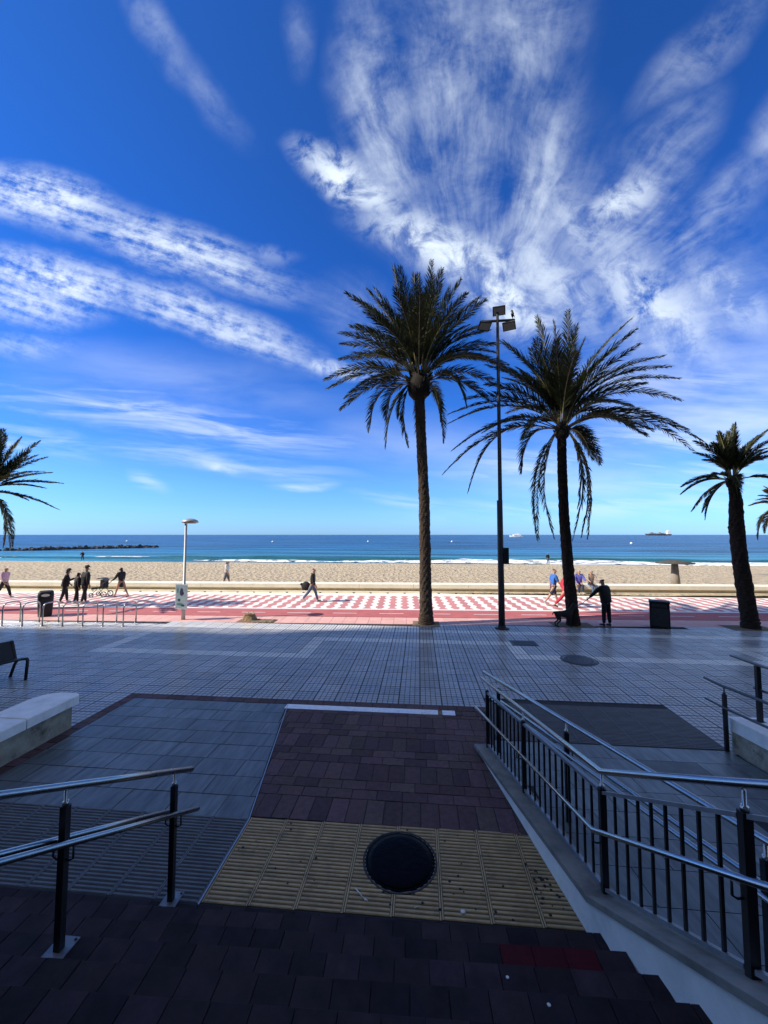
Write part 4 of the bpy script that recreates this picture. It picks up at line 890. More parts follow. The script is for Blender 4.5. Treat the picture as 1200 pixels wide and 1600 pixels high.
sgn = thing('picture_panel', 'grey-blue picture panel fixed to the street lamp pole', 'sign', (lx, ly-0.12, 0.45), 0)
Mp = Matrix.Translation((lx-0.02, ly-0.125, 0)) @ Matrix.Rotation(R(-14), 4, 'Z')
part('frame', MB().box((-0.29,-0.02,0.44),(0.29,0.02,1.40), M=Mp), M['boardframe'], sgn)
pn = part('panel', MB().box((-0.262,-0.026,0.47),(0.262,-0.0205,1.37), M=Mp), M['board'], sgn)
def blob(cx_, cz, rx_, rz_, y_, seed):
    pts = []; n = 18
    for q in range(n):
        a = 2*math.pi*q/n; k = 1+0.35*noise.noise(Vector((math.cos(a)*1.5, math.sin(a)*1.5, seed))); pts.append(tuple(Mp @ Vector((cx_+rx_*k*math.cos(a), y_, cz+rz_*k*math.sin(a)))))
    return MB().add(pts, [tuple(range(n))])
for cx_, cz, a, b, mt, s in ((0.03,1.10,0.09,0.155,'print_dark',1),(0.10,1.05,0.05,0.06,'print_dark',2),(-0.09,0.79,0.07,0.05,'print_dark',3),(-0.05,0.62,0.17,0.05,'print_teal',4),(0.1,0.58,0.1,0.04,'print_dark',5),(-0.16,1.16,0.05,0.1,'print_teal',6)):
    obj('print', blob(cx_, cz, a, b, -0.029, s).mesh('print', M[mt], sgn.location), pn)

# litter bin with an oval opening (left), plain cabinet bin (right)
lb = thing('litter_bin', 'black litter bin with an oval opening near its top, behind the bike racks', 'litter bin', (-15.42, 14.75, 0), R(44))
def bin_body():
    mb = MB(); n = 32; prof = [(0,0.30,0.22),(0.04,0.31,0.23),(0.5,0.345,0.25),(0.86,0.36,0.26),(0.98,0.34,0.24),(1.03,0.28,0.19)]
    vs = []
    for z, a, b in prof:
        for q in range(n):
            t = 2*math.pi*q/n; ex = 0.42; c_, s_ = math.cos(t), math.sin(t)
            vs.append((0.72*a*math.copysign(abs(c_)**ex, c_), b*math.copysign(abs(s_)**ex, s_), z))
    mb.add(vs, [(j*n+q, j*n+(q+1)%n, (j+1)*n+(q+1)%n, (j+1)*n+q) for j in range(len(prof)-1) for q in range(n)], 0, True)
    mb.f.append(tuple((len(prof)-1)*n+q for q in range(n))); mb.m.append(0); mb.sm.append(False); return mb
obj('body', bin_body().mesh('body', M['black']), lb)
op = MB(); n = 24; op.add([(0.14*math.cos(2*math.pi*q/n), -0.275, 0.87+0.06*math.sin(2*math.pi*q/n)) for q in range(n)], [tuple(range(n))])
obj('opening', op.mesh('opening', M['wave_white']), lb); op2 = MB().tube([(0.145*math.cos(2*math.pi*q/n), -0.27, 0.87+0.065*math.sin(2*math.pi*q/n)) for q in range(n+1)], 0.012, 5, cap=False); obj('rim', op2.mesh('rim', M['black']), lb)
cb = thing('cabinet_bin', 'square black cabinet bin standing in the shade left of the short palm', 'litter bin', (8.68, 15.0, 0), R(-28))
obj('body', MB().box((-0.30,-0.22,0.02),(0.30,0.22,0.90), bev=0.02).mesh('body', M['black']), cb); obj('lid', MB().box((-0.315,-0.235,0.90),(0.315,0.235,0.955), bev=0.015).mesh('lid', M['black']), cb)
obj('door', MB().box((-0.26,-0.227,0.07),(0.26,-0.220,0.70)).box((-0.22,-0.232,0.75),(0.22,-0.2205,0.86)).mesh('door', M['iron_grey']), cb)
# bike racks
rk = thing('bike_rack', 'first', 'bike rack', (0,0,0), 0, 'bike racks on the paving left of the lamp')
hoop = [(0,0,0),(0,0,0.62),(0,0.02,0.73),(0,0.08,0.80),(0,0.18,0.82),(0,0.46,0.82),(0,0.56,0.80),(0,0.62,0.73),(0,0.64,0.62),(0,0.64,0)]
h_ = obj('hoop', MB().tube(hoop, 0.024, 10).mesh('hoop', M['steel']), rk)
f1_ = obj('flange', MB().lathe([(0.05,0),(0.05,0.008),(0.026,0.012)], (0,0,0), 14).mesh('flange', M['steel']), rk, (0,0,0)); f2_ = obj('flange', f1_.data, rk, (0,0.64,0))
rackwords = ['rightmost bike rack hoop, closest to the street lamp', 'second bike rack hoop from the lamp end of the row', 'third bike rack hoop counted from the lamp end', 'bike rack hoop in the middle of the row of seven',
             'bike rack hoop just right of the one before the black litter bin', 'bike rack hoop standing in front of the black litter bin', 'leftmost bike rack hoop, at the left edge']
for k, wd in enumerate(rackwords):
    x = -10.80 - 0.748*k; y = 13.33 - 0.056*k
    if k == 0: r0 = rk
    else:
        r0 = rk.copy(); COL.objects.link(r0)
        for ch in (h_, f1_, f2_):
            c_ = ch.copy(); COL.objects.link(c_); c_.parent = r0
    r0.location = (x, y, 0); r0['label'] = wd
# steel chair at the left edge
chr_ = thing('street_chair', 'dark metal street chair seen side-on at the left edge', 'chair', (-9.42, 8.1, 0), R(-14))
def fb(pts, w=0.07, t=0.025): return MB().tube(pts, w/2, 8, flat=0.7)
for yy_ in (-0.28, 0.28):
    obj('frame_side', fb([(0.27,yy_,0.0),(0.31,yy_,0.44),(0.29,yy_,0.475),(0.22,yy_,0.465),(-0.08,yy_,0.40),(-0.14,yy_,0.42),(-0.30,yy_,0.82)]).mesh('frame_side', M['black']), chr_)
    obj('leg', fb([(-0.08,yy_,0.39),(-0.16,yy_,0.30),(-0.30,yy_,0.0)]).mesh('leg', M['black']), chr_)
obj('seat', MB().add([(0.27,-0.30,0.475),(0.27,0.30,0.475),(-0.12,0.30,0.41),(-0.12,-0.30,0.41),(0.27,-0.30,0.505),(0.27,0.30,0.505),(-0.12,0.30,0.44),(-0.12,-0.30,0.44)], [(0,3,2,1),(4,5,6,7),(0,1,5,4),(1,2,6,5),(2,3,7,6),(3,0,4,7)]).mesh('seat', M['black']), chr_)
obj('backrest', MB().add([(-0.12,-0.30,0.41),(-0.12,0.30,0.41),(-0.31,0.30,0.84),(-0.31,-0.30,0.84),(-0.16,-0.30,0.41),(-0.16,0.30,0.41),(-0.36,0.30,0.82),(-0.36,-0.30,0.82)], [(0,1,2,3),(4,7,6,5),(0,4,5,1),(2,6,7,3),(0,3,7,4),(1,5,6,2)]).mesh('backrest', M['black']), chr_)

# covers in the paving
def disc_cover(name, label, x, y, r, mt, h=0.012, rings=True):
    t_ = thing(name, label, 'manhole cover', (x, y, 0)); 
    part('rim', MB().lathe([(r+0.022,0.0),(r+0.022,0.004),(r+0.002,0.005),(r+0.002,0.001)], (x,y,0.0), 40), mt, t_)
    part('mortar_ring', MB().lathe([(r+0.05,0.0),(r+0.048,0.0028),(r+0.03,0.003),(r+0.03,0.0)], (x,y,0.0), 40), M['groove_dark'], t_)
    part('lid', MB().lathe([(r,-0.01),(r,h*0.4),(r*0.85,h*0.8),(r*0.5,h),(0.01,h)], (x,y,0.002), 40), mt, t_)
    if rings:
        mb = MB()
        for k in range(1, 4): 
            for q in range(10*k): a = 2*math.pi*q/(10*k); rr0 = r*0.25*k; mb.box((x+rr0*math.cos(a)-0.015, y+rr0*math.sin(a)-0.015, 0.002+h*0.5), (x+rr0*math.cos(a)+0.015, y+rr0*math.sin(a)+0.015, 0.005+h))
        tag(part('studs', mb, mt, t_), kind='stuff')
disc_cover('manhole_cover', 'black glossy round manhole cover in the yellow tactile strip', -0.215, 4.165, 0.335, M['iron'], 0.012, False)
disc_cover('manhole_cover', 'round worn iron cover in the grey tiles below the palms', 4.24, 10.92, 0.42, M['iron_grey'], 0.008)
rc = thing('access_cover', 'rectangular dark access cover in the grey tiles near the mast foot', 'access cover', (3.2, 12.44, 0))
part('frame', MB().box((2.80,12.14,0),(3.60,12.74,0.004)), M['iron_grey'], rc); part('lid', MB().box((2.84,12.18,0.004),(3.58,12.70,0.010), bev=0.002), M['iron_grey'], rc)
for k in range(8): part('rib', MB().box((2.88,12.21+k*0.06,0.010),(3.54,12.235+k*0.06,0.014)), M['iron_grey'], rc)
# litter on the yellow strip
single('paper_straw', MB().tube([(-0.62,3.80,0.008),(-0.52,3.70,0.008)], 0.005, 6).tube([(-0.52,3.70,0.008),(-0.49,3.685,0.008)], 0.008, 6), M['bone'], 'bent white paper straw lying on the yellow tactile tiles', 'litter', (-0.57,3.75,0))
single('paper_scrap', MB().lathe([(0.018,0),(0.024,0.008),(0.012,0.016)], (0.37,3.66,0.002), 7), M['bone'], 'crumpled white paper scrap on the yellow tiles right of the manhole', 'litter', (0.37,3.66,0))
single('cigarette_butt', MB().tube([(-0.06,3.66,0.006),(-0.03,3.675,0.006)], 0.004, 6), M['bone'], 'cigarette butt on the yellow tiles below the manhole cover', 'litter', (-0.05,3.66,0))
for (x, y, z, wd) in ((1.02,2.92,0.34,'white dropping on the third step near the wall'),(0.55,2.70,0.51,'white dropping on the stair tread left of the wall'),(0.72,2.42,0.68,'white dropping on the nearest tread')):
    single('dropping', MB().lathe([(0.012,0),(0.008,0.003)], (x,y,z+0.002), 8), M['bone'], wd, 'litter', (x,y,z))
gum = MB()
for k in range(70):
    x, y = random.uniform(-2, 1.3), random.uniform(3.6, 4.6); r = random.uniform(0.006, 0.016)
    if k > 45: x, y = random.gauss(1.15, 0.07), random.gauss(4.0, 0.12)
    if x > wallx(y)-0.05: continue
    gum.lathe([(r,0.0),(r*0.7,0.0015)], (x,y,0.0025), 7)
struct('gum_spots', gum, M['black'], 'stuff')

# ------------------------------------------------------------------ far things: breakwater, buoys, ships, beach shade
bw = thing('breakwater', 'long dark rock breakwater running into the sea on the left', 'breakwater', (-100, 100, SEA))
def rockm(seed):
    rg = random.Random(seed); vs = []; fs = []
    import itertools
    ph = (1+5**.5)/2; ico = [(-1,ph,0),(1,ph,0),(-1,-ph,0),(1,-ph,0),(0,-1,ph),(0,1,ph),(0,-1,-ph),(0,1,-ph),(ph,0,-1),(ph,0,1),(-ph,0,-1),(-ph,0,1)]
    F_ = [(0,11,5),(0,5,1),(0,1,7),(0,7,10),(0,10,11),(1,5,9),(5,11,4),(11,10,2),(10,7,6),(7,1,8),(3,9,4),(3,4,2),(3,2,6),(3,6,8),(3,8,9),(4,9,5),(2,4,11),(6,2,10),(8,6,7),(9,8,1)]
    return MB().add([tuple(c/1.9*rg.uniform(0.75,1.2) for c in p) for p in ico], F_).mesh('rock', M['rock'])
rocks = [rockm(s) for s in range(5)]
A_, B_, C_ = Vector((-118,101,SEA)), Vector((-108,120,SEA)), Vector((-96,150,SEA))
tips_ = [Vector((-150,90,SEA)), Vector((-113,102,SEA)), Vector((-107,112,SEA)), Vector((-100,122,SEA)), Vector((-94,130,SEA))]
for k in range(290):
    t = k/289*(len(tips_)-1); i = min(int(t), len(tips_)-2); p = tips_[i].lerp(tips_[i+1], t-i); s = random.uniform(0.4, 0.95)
    p = p + Vector((random.uniform(-1.6,1.6), random.uniform(-1.6,1.6), random.uniform(-0.15, 0.3)*(1 if t < 3.6 else 0.5)))
    o = piece('rock', rocks[k % 5], bw, tuple(p - bw.location), (random.uniform(0,6), random.uniform(0,6), random.uniform(0,6))); o.scale = (s*1.2, s, s*0.75)
for k, (x, y) in enumerate(((-190,235),(-88,225),(-32,240),(20,240),(104,200),(190,215))):
    c = (x, y, SEA)
    single('buoy', MB().lathe([(0.05,-0.2),(0.5,0.0),(0.6,0.35),(0.4,0.75),(0.05,0.9)], c, 10), M['shipwhite'], ['white buoy beyond the tip of the breakwater', 'white buoy out at sea right of the street lamp', 'white buoy on the water above the walker with the bag', 'white buoy on the water right of the tallest trunk',
        'white buoy between the mast and the windblown palm', 'white buoy on the water above the beach shade'][k], 'buoy', c, 'white buoys on the sea')
def hull(L, B, H, sheer=0.1):
    n = 12; lo, hi = [], []
    for k in range(n+1):
        t = k/n; w = B/2*min(1, (1-t)*2.4+0.02)**0.6 if t > 0.5 else B/2*min(1, 0.75+t); hi.append((L*(t-0.5), w, H*(1+sheer*t*t*4))); lo.append((L*(t-0.5)*0.93, w*0.75, 0))
    vs = hi + [(x,-y,z) for x, y, z in hi] + lo + [(x,-y,z) for x, y, z in lo]; m_ = n+1
    fs = [(k, k+1, m_+k+1, m_+k) for k in range(n)] + [(2*m_+k, 2*m_+k+1, k+1, k) for k in range(n)] + [(m_+k, m_+k+1, 3*m_+k+1, 3*m_+k) for k in range(n)] + [(0,m_,3*m_,2*m_),(n,m_+n,3*m_+n,2*m_+n)]
    return MB().add(vs, fs)
def shipthing(name, label, cat, x, y, rz): return thing(name, label, cat, (x, y, SEA), rz)
yt = shipthing('motor_yacht', 'white motor yacht cruising near the horizon right of the mast', 'yacht', 193, 790, R(176))
obj('hull', hull(27, 6, 2.6).mesh('hull', M['shipwhite']), yt)
obj('cabin', MB().prism([(-9,-2.2),(5,-2.0),(7,0),(5,2.0),(-9,2.2)], 2.6, 4.8).prism([(-6,-1.8),(2,-1.6),(2,1.6),(-6,1.8)], 4.8, 6.6).mesh('cabin', M['shipwhite']), yt); obj('mast', MB().tube([(-3,0,6.6),(-4,0,10)], [0.3,0.08], 6).mesh('mast', M['shipwhite']), yt)
obj('window', MB().box((-8,-2.26,3.3),(4,2.26,4.1)).mesh('window', M['shipdark']), yt)
cs = shipthing('cargo_ship', 'long low cargo ship with white stern superstructure on the horizon', 'ship', 1440, 2470, R(180))
obj('hull', hull(150, 22, 8).mesh('hull', M['shipdark']), cs)
obj('superstructure', MB().box((-68,-9,8),(-50,9,26)).box((-64,-7,26),(-54,7,31)).mesh('superstructure', M['shipwhite']), cs); obj('funnel', MB().box((-72,-3,8),(-68.2,3,29)).mesh('funnel', M['shipwhite']), cs)
for k in range(7): obj('deck_cargo', MB().box((-42+k*15,-8,8),(-30+k*15,8,13+3*(k % 3))).mesh('deck_cargo', M['shipcargo']), cs)
fs_ = shipthing('coastal_ship', 'tiny pale ship on the horizon right of the short palm trunk', 'ship', 2240, 2480, R(180))
obj('hull', hull(60, 12, 6).mesh('hull', M['shipwhite']), fs_); obj('superstructure', MB().box((-22,-5,6),(-5,5,17)).mesh('superstructure', M['shipwhite']), fs_)
bs = thing('beach_parasol', 'flat thatched beach shade on one thick tapered post on the sand', 'beach umbrella', (15.95, 25.8, 0.0))
part('post', MB().tube([(15.95,25.8,-0.3),(15.95,25.8,1.62)], [0.29,0.17], 14), M['palewood'], bs)
part('roof', MB().lathe([(1.02,1.55),(1.03,1.60),(0.5,1.72),(0.05,1.78)], (15.95,25.8,0), 22), M['thatch'], bs)
tb = thing('beach_table', 'white-fronted kiosk counter on the sand at the right edge', 'table', (20.2, 23.8, 0))
part('top', MB().box((19.45,23.5,1.0),(21.4,24.5,1.07)), M['palewood'], tb)
for x in (19.75, 20.75): part('leg', MB().box((x,23.55,0.0),(x+0.09,23.64,1.0)), M['palewood'], tb)
part('panel', MB().box((19.6,23.66,0.1),(20.70,23.70,0.95)), M['white_paint'], tb)

# ------------------------------------------------------------------ people and the dog
BAKE = []
def skin(name, V, Ed, mt, parent, sub=2, seed=None):
    """V: list of (point, radius_x, radius_y); Ed: edges; grown with a Skin modifier, baked below"""
    me = bpy.data.meshes.new(name); me.from_pydata([tuple(v[0]) for v in V], Ed, []); o = obj(name, me, parent)
    o.modifiers.new('skin', 'SKIN'); o.modifiers['skin'].use_smooth_shade = True
    sv = me.skin_vertices[0].data
    for i, v in enumerate(V): sv[i].radius = (v[1], v[2]); sv[i].use_root = (i == 0)
    if sub: s = o.modifiers.new('sub', 'SUBSURF'); s.levels = sub; s.render_levels = sub
    BAKE.append((o, mt)); return o
def clothm(name, c, r=0.85): return mat(name, c, r, namt=0.18, nscale=14, bump=0.004, bscale=40)
SKIN = mat('skin', (0.42, 0.24, 0.16), 0.55, namt=0.06, nscale=12)
HAIRD = mat('dark_hair', (0.018, 0.013, 0.01), 0.6); HAIRB = mat('blonde_hair', (0.45, 0.30, 0.13), 0.6); HAIRG = mat('grey_hair', (0.38, 0.37, 0.35), 0.7)
SHOE = mat('dark_shoes', (0.02, 0.02, 0.022), 0.6); SHOEW = mat('pale_shoes', (0.5, 0.48, 0.46), 0.6)
def person(label, loc, face, H=1.7, lean=3, legs=((0,0),(0,0)), arms=((0,10,8),(0,10,8)), top=None, bottom=None, topk='jacket', sleeves=1.0, legsk=1.0, hair=HAIRD, hairlong=0.0,
           hat=None, shoes=SHOE, hipz=None, fat=1.0, group=None, headturn=0.0, skirt=False, barefoot=False):
    """faces 'face' degrees counter-clockwise from +Y; legs (thigh, knee) and arms (swing, elbow, spread) in degrees, left then right"""
    T = thing('person', label, 'person', loc, R(face), group)
    def rotx(v, a): return Vector((v.x, v.y*math.cos(a)-v.z*math.sin(a), v.y*math.sin(a)+v.z*math.cos(a)))
    J = {}
    pel = Vector((0, 0, 0.525*H)); ln = -R(lean)
    def up(p): return pel + rotx(Vector(p)*H, ln)
    J['waist'] = up((0,0.0,0.09)); J['chest'] = up((0,0.005,0.20)); J['neckb'] = up((0,0.0,0.295)); J['neck'] = up((0,0.008,0.335)); J['head'] = up((0,0.022,0.395)); J['crown'] = up((0,0.012,0.445))
    low = 9
    for s, (th, kn), nm in ((-1, legs[0], 'L'), (1, legs[1], 'R')):
        hp = pel + Vector((s*0.052*H, 0, -0.015*H)); a = R(th); k = hp + Vector((s*0.008*H, math.sin(a), -math.cos(a)))*0.245*H
        k.x = hp.x + s*0.006*H; b = R(th-kn); an = k + Vector((0, math.sin(b), -math.cos(b)))*0.235*H
        ft = max(min(R(th-kn)*0.6, 0.5), -0.9); toe = an + Vector((s*0.012*H, math.cos(ft)*0.105*H, -0.028*H + math.sin(ft)*0.105*H)); heel = an + Vector((0, -0.022*H, -0.026*H))
        J['hip'+nm], J['knee'+nm], J['ank'+nm], J['toe'+nm], J['heel'+nm] = hp, k, an, toe, heel
        low = min(low, an.z - 0.042*H, toe.z - 0.014*H)
    for s, (sw, el, ab), nm in ((-1, arms[0], 'L'), (1, arms[1], 'R')):
        sh = up((s*0.108, 0.0, 0.272)); a = R(sw); d = Vector((s*math.sin(R(ab)), math.sin(a)*math.cos(R(ab)), -math.cos(a)*math.cos(R(ab))))
        e = sh + d*0.168*H; a2 = R(sw+el); d2 = Vector((s*math.sin(R(ab)*0.6), math.sin(a2), -math.cos(a2))).normalized(); w = e + d2*0.148*H
        J['sh'+nm], J['el'+nm], J['wr'+nm], J['pa'+nm] = sh, e, w, w + d2*0.045*H; J['hd'+nm] = d2
    dz = (hipz - pel.z) if hipz is not None else -low
    for k in J: J[k] = J[k] + Vector((0,0,dz))
    pel = pel + Vector((0,0,dz)); h = H
    # the body: one skin from head to toes
    V = [(pel, .070*h*(0.75+0.25*fat), .058*h)]; Ed = []
    def v(p, r, r2=None, frm=0): V.append((p, r, r2 or r)); Ed.append((frm, len(V)-1)); return len(V)-1
    w_ = v(J['waist'], .068*h*(0.7+0.3*fat), .05*h); c_ = v(J['chest'], .078*h*(0.7+0.3*fat), .052*h, w_); nb = v(J['neckb'], .045*h, .038*h, c_); nk = v(J['neck'], .033*h, .033*h, nb)
    hd = v(J['head'], .046*h, .056*h, nk); v(J['crown'], .034*h, .042*h, hd)
    for nm in 'LR':
        s_ = v(J['sh'+nm], .036*h, None, c_); e = v(J['el'+nm], .025*h, None, s_); wr_i = v(J['wr'+nm], .017*h, .015*h, e); v(J['pa'+nm], .02*h, .011*h, wr_i)
        hp = v(J['hip'+nm], .06*h, None, 0); kn = v(J['knee'+nm], .036*h, None, hp); an = v(J['ank'+nm], .022*h, None, kn); v(J['toe'+nm], .017*h, .013*h, an)
    body = skin('body', V, Ed, SKIN, T, 1)
    # hands with five bent fingers, nose, ears: added to the body surface
    ex = MB(); fwd = (J['head']-J['neck']).cross(Vector((1,0,0))).normalized(); fwd = Vector((0, 1, 0)) if fwd.y < 0 else fwd
    hc = J['head']
    ex.tube([hc+fwd*.052*h+Vector((0,0,.01*h)), hc+fwd*.066*h+Vector((0,0,-.012*h))], [.006*h,.010*h], 6)
    for s in (-1, 1): ex.lathe([(.002*h,-.018*h),(.010*h,-.008*h),(.012*h,.008*h),(.003*h,.018*h)], tuple(hc+Vector((s*.05*h, -.004*h, 0))), 6)
    for s, nm in ((-1,'L'),(1,'R')):
        d = J['hd'+nm]; sidev = Vector((0,1,0)) if abs(d.z) > .5 else Vector((0,0,1)); sidev = (sidev - d*sidev.dot(d)).normalized(); inn = Vector((-s,0,0))
        for q, (o_, l_) in enumerate(((-.016,.036),(-.006,.042),(.005,.039),(.014,.031))):
            b0 = J['pa'+nm] + sidev*o_*h*-1; m_ = b0 + (d + inn*0.25).normalized()*l_*h*.6; e_ = m_ + (d*.7 + inn*.7).normalized()*l_*h*.5
            ex.tube([b0, m_, e_], [.0062*h,.0056*h,.004*h], 6)
        b0 = J['wr'+nm] + d*.018*h + sidev*.012*h; ex.tube([b0, b0+(d*.6+sidev*.8).normalized()*.024*h, b0+(d+sidev*.5).normalized()*.042*h], [.0075*h,.0065*h,.0045*h], 6)
    body['_extra'] = len(EXTRA); EXTRA.append(ex)
    fe = MB()                                           # face: eyes, mouth
    for s in (-1, 1): fe.lathe([(.002,-.003*h),(.0055*h,0),(.002,.003*h)], tuple(hc+fwd*.054*h+Vector((s*.017*h,0,.008*h))), 6)
    fe.tube([hc+fwd*.056*h+Vector((-.014*h,0,-.028*h)), hc+fwd*.058*h+Vector((.014*h,0,-.028*h))], .003*h, 5)
    obj('face', fe.mesh('face', HAIRD), T)
    g_ = 1.22 if topk == 'jacket' else 1.12
    V2 = [(J['waist'] + Vector((0,0,-.03*h if topk == 'jacket' else 0)), .080*h*g_*(0.5+0.5*fat), .062*h*g_*fat)]; E2_ = []
    def v2(p, r, r2=None, frm=0): V2.append((p, r, r2 or r)); E2_.append((frm, len(V2)-1)); return len(V2)-1
    v2(pel + Vector((0,0,-.02*h if topk != 'coat' else -.2*h)), .064*h*g_*(0.7+0.3*fat), .052*h*g_*fat, 0)
    c2 = v2(J['chest'], .088*h*g_*fat, .064*h*g_, 0); v2(J['neckb'] + Vector((0,0,-.004*h)), .05*h, .045*h, c2)
    for nm in 'LR':
        s2 = v2(J['sh'+nm], .044*h*g_, None, c2); f = min(1, sleeves*2); e2 = v2(J['sh'+nm].lerp(J['el'+nm], f), .033*h*g_, None, s2)
        if sleeves > 0.55: v2(J['el'+nm].lerp(J['wr'+nm], (sleeves-.5)*2*0.95), .026*h*g_, None, e2)
    skin(topk, V2, E2_, top, T, 1)
    if bottom:
        V3 = [(pel + Vector((0,0,.04*h)), .072*h*(0.75+0.25*fat), .060*h)]; E3 = []
        for nm in 'LR':
            V3.append((J['hip'+nm] + Vector((0,0,-.03*h)), .058*h, .062*h)); E3.append((0, len(V3)-1)); i = len(V3)-1; f = min(1, legsk*2)
            V3.append((J['hip'+nm].lerp(J['knee'+nm], f), .047*h, .047*h)); E3.append((i, i+1))
            if legsk > 0.55: V3.append((J['knee'+nm].lerp(J['ank'+nm], (legsk-.5)*2*.97), .034*h, .034*h)); E3.append((i+1, i+2))
        skin('trousers' if legsk > .6 else 'shorts', V3, E3, bottom, T, 1)
    if not barefoot:
        for nm in 'LR':
            V4 = [(J['ank'+nm]+Vector((0,0,-.012*h)), .026*h, .026*h), (J['heel'+nm], .022*h, .02*h), (J['toe'+nm], .021*h, .017*h)]; skin('shoe', V4, [(0,1),(0,2)], shoes, T, 1)
    V5 = [(J['crown'] + fwd*-.012*h, .043*h, .05*h), (J['head'] + fwd*-.026*h, .046*h, .044*h)]; E5 = [(0,1)]
    if hairlong: V5.append((J['neck'] + fwd*-.045*h + Vector((0,0,-hairlong*h)), .035*h, .025*h)); E5.append((1,2))
    if hair: skin('hair', V5, E5, hair, T, 1)
    if hat: obj('hat', MB().lathe([(.088*h,0),(.09*h,.006*h),(.055*h,.012*h),(.052*h,.045*h),(.03*h,.058*h),(.002,.06*h)], tuple(J['crown']+Vector((0,.004*h,-.008*h))), 18).mesh('hat', hat), T)
    return T, J
EXTRA = []
c_blk = clothm('black_cloth', (0.014,0.014,0.017)); c_nvy = clothm('navy_cloth', (0.02,0.03,0.06)); c_pnk = clothm('pink_cloth', (0.55,0.36,0.42)); c_jean = clothm('denim', (0.09,0.14,0.23))
c_wht = clothm('white_cloth', (0.72,0.70,0.66)); c_blu = clothm('blue_cloth', (0.03,0.14,0.46)); c_red = clothm('red_cloth', (0.48,0.025,0.05)); c_lil = clothm('lilac_cloth', (0.10,0.10,0.42)); c_pat = clothm('patterned_cloth', (0.34,0.28,0.22)); c_gry = clothm('grey_cloth', (0.17,0.17,0.18))
WK = ((24,6),(-22,14)); WK2 = ((-20,24),(24,4))
person('woman with blonde hair in a pink top and black trousers at the left edge, walking', (-22.0,18.7,0), -88, 1.66, 3, WK, ((-18,12,8),(22,14,10)), c_pnk, c_blk, 'shirt', 1.0, 1.0, HAIRB, 0.0, shoes=SHOEW)
person('walker in black with a round hat, leftmost of the dark group of three', (-17.4,17.6,0), -50, 1.64, 8, ((9,4),(-7,10)), ((-10,50,14),(30,95,12)), c_blk, c_blk, 'jacket', 1, 1, HAIRD, 0.02, hat=c_blk, shoes=SHOEW, fat=1.4)
person('short figure in dark clothes in the middle of the dark group of three', (-16.62,17.45,0), -30, 1.52, 4, ((8,4),(-6,8)), ((12,40,16),(-10,20,10)), c_blk, c_blk, 'jacket', 1, 1, HAIRD, 0.03, shoes=SHOEW, fat=1.3)
person('broad man in black with a flat hat, tallest of the dark group of three', (-16.25,17.5,0), -20, 1.80, 3, ((9,4),(-8,8)), ((10,25,16),(-14,25,18)), c_blk, c_blk, 'jacket', 1, 1, HAIRD, 0, hat=c_blk, shoes=SHOEW, fat=1.45)
person('woman in a long black coat with bare legs, pushing the stroller', (-15.9,19.4,0), 78, 1.66, 5, ((26,4),(-24,10)), ((26,30,8),(30,28,8)), c_blk, None, 'coat', 1, 1, HAIRD, 0.05)
person('person in a white shirt on the sand behind the street lamp', (-12.0,23.2,0.08), -88, 1.66, 3, ((14,4),(-14,10)), ((-10,15,8),(16,12,8)), c_wht, c_gry, 'shirt', 0.5, 0.5, HAIRD, 0.03, barefoot=True)
Tw, Jw = person('lone walker in black and jeans carrying a bundle, left of the tallest trunk', (-5.35,19.05,0), -86, 1.72, 4, ((20,4),(-26,16)), ((-22,18,10),(8,22,8)), c_blk, c_jean, 'jacket', 1, 1, HAIRD, 0, shoes=SHOEW)
Tb, Jb = person('man in a blue shirt and dark shorts walking right of the mast', (6.35,19.1,0), -84, 1.78, 3, ((18,4),(-30,8)), ((-14,14,8),(18,24,8)), c_blu, c_nvy, 'shirt', 0.5, 0.5, HAIRD, 0, shoes=SHOEW)
person('woman in red striding beside the man in blue, half behind the palm trunk', (6.62,18.5,0), -84, 1.66, 8, ((26,4),(-32,16)), ((-20,50,14),(24,60,12)), c_red, c_red, 'jacket', 1, 1, HAIRG, 0, shoes=SHOE)
for lab, s_, tp, bt, hr, tk in (('seated person in a lilac-blue coat on the sea wall, left of the pair', 9.30, c_lil, c_nvy, HAIRG, 'jacket'), ('seated person in a patterned top on the sea wall, right of the pair', 9.95, c_pat, c_jean, HAIRG, 'shirt')):
    q = P(s_, 7.66); person(lab, (q[0], q[1], 0), 172 if s_ < 9.5 else -176, 1.66, 6, ((84,86),(78,78)), ((30,60,14),(24,58,12)), tp, bt, tk, 1, 1, hr, 0, hipz=0.62, shoes=SHOEW)
Tm, Jm = person('man in black in the shade holding a leash, right of the windblown palm', (6.85,15.03,0), 28, 1.72, 9, ((3,2),(-3,2)), ((34,6,30),(2,12,14)), c_blk, c_blk, 'jacket', 1, 1, HAIRD, 0, fat=1.4)
person('tiny dark figure standing at the waterline right of the mast', (19.3, 60.2, SEA+0.12), 20, 1.7, 3, ((4,2),(-6,6)), ((5,20,12),(-5,30,12)), c_blk, c_jean, 'jacket', 1, 1, HAIRD)
person('tiny dark figure at the waterline near the breakwater', (-57.5, 61.2, SEA+0.15), 60, 1.6, 14, ((14,20),(-8,16)), ((20,30,12),(10,30,12)), c_blk, c_blk, 'jacket', 1, 1, HAIRD)
# the bundle the walker carries
bgp = Tw.location + Vector((-0.22, -0.02, 0)); bgl = MB(); vs = []
single('carried_bag', MB().lathe([(0.04,-0.24),(0.15,-0.20),(0.19,-0.02),(0.14,0.12),(0.05,0.2)], (bgp.x-0.10, bgp.y, 0.80), 10, sx=1.35, sy=0.7).lathe([(0.03,-0.05),(0.10,0.0),(0.03,0.07)], (bgp.x-0.33, bgp.y, 0.86), 8), c_blk, 'dark bundle carried by the lone walker in black and jeans', 'bag', (bgp.x, bgp.y, 0.6))
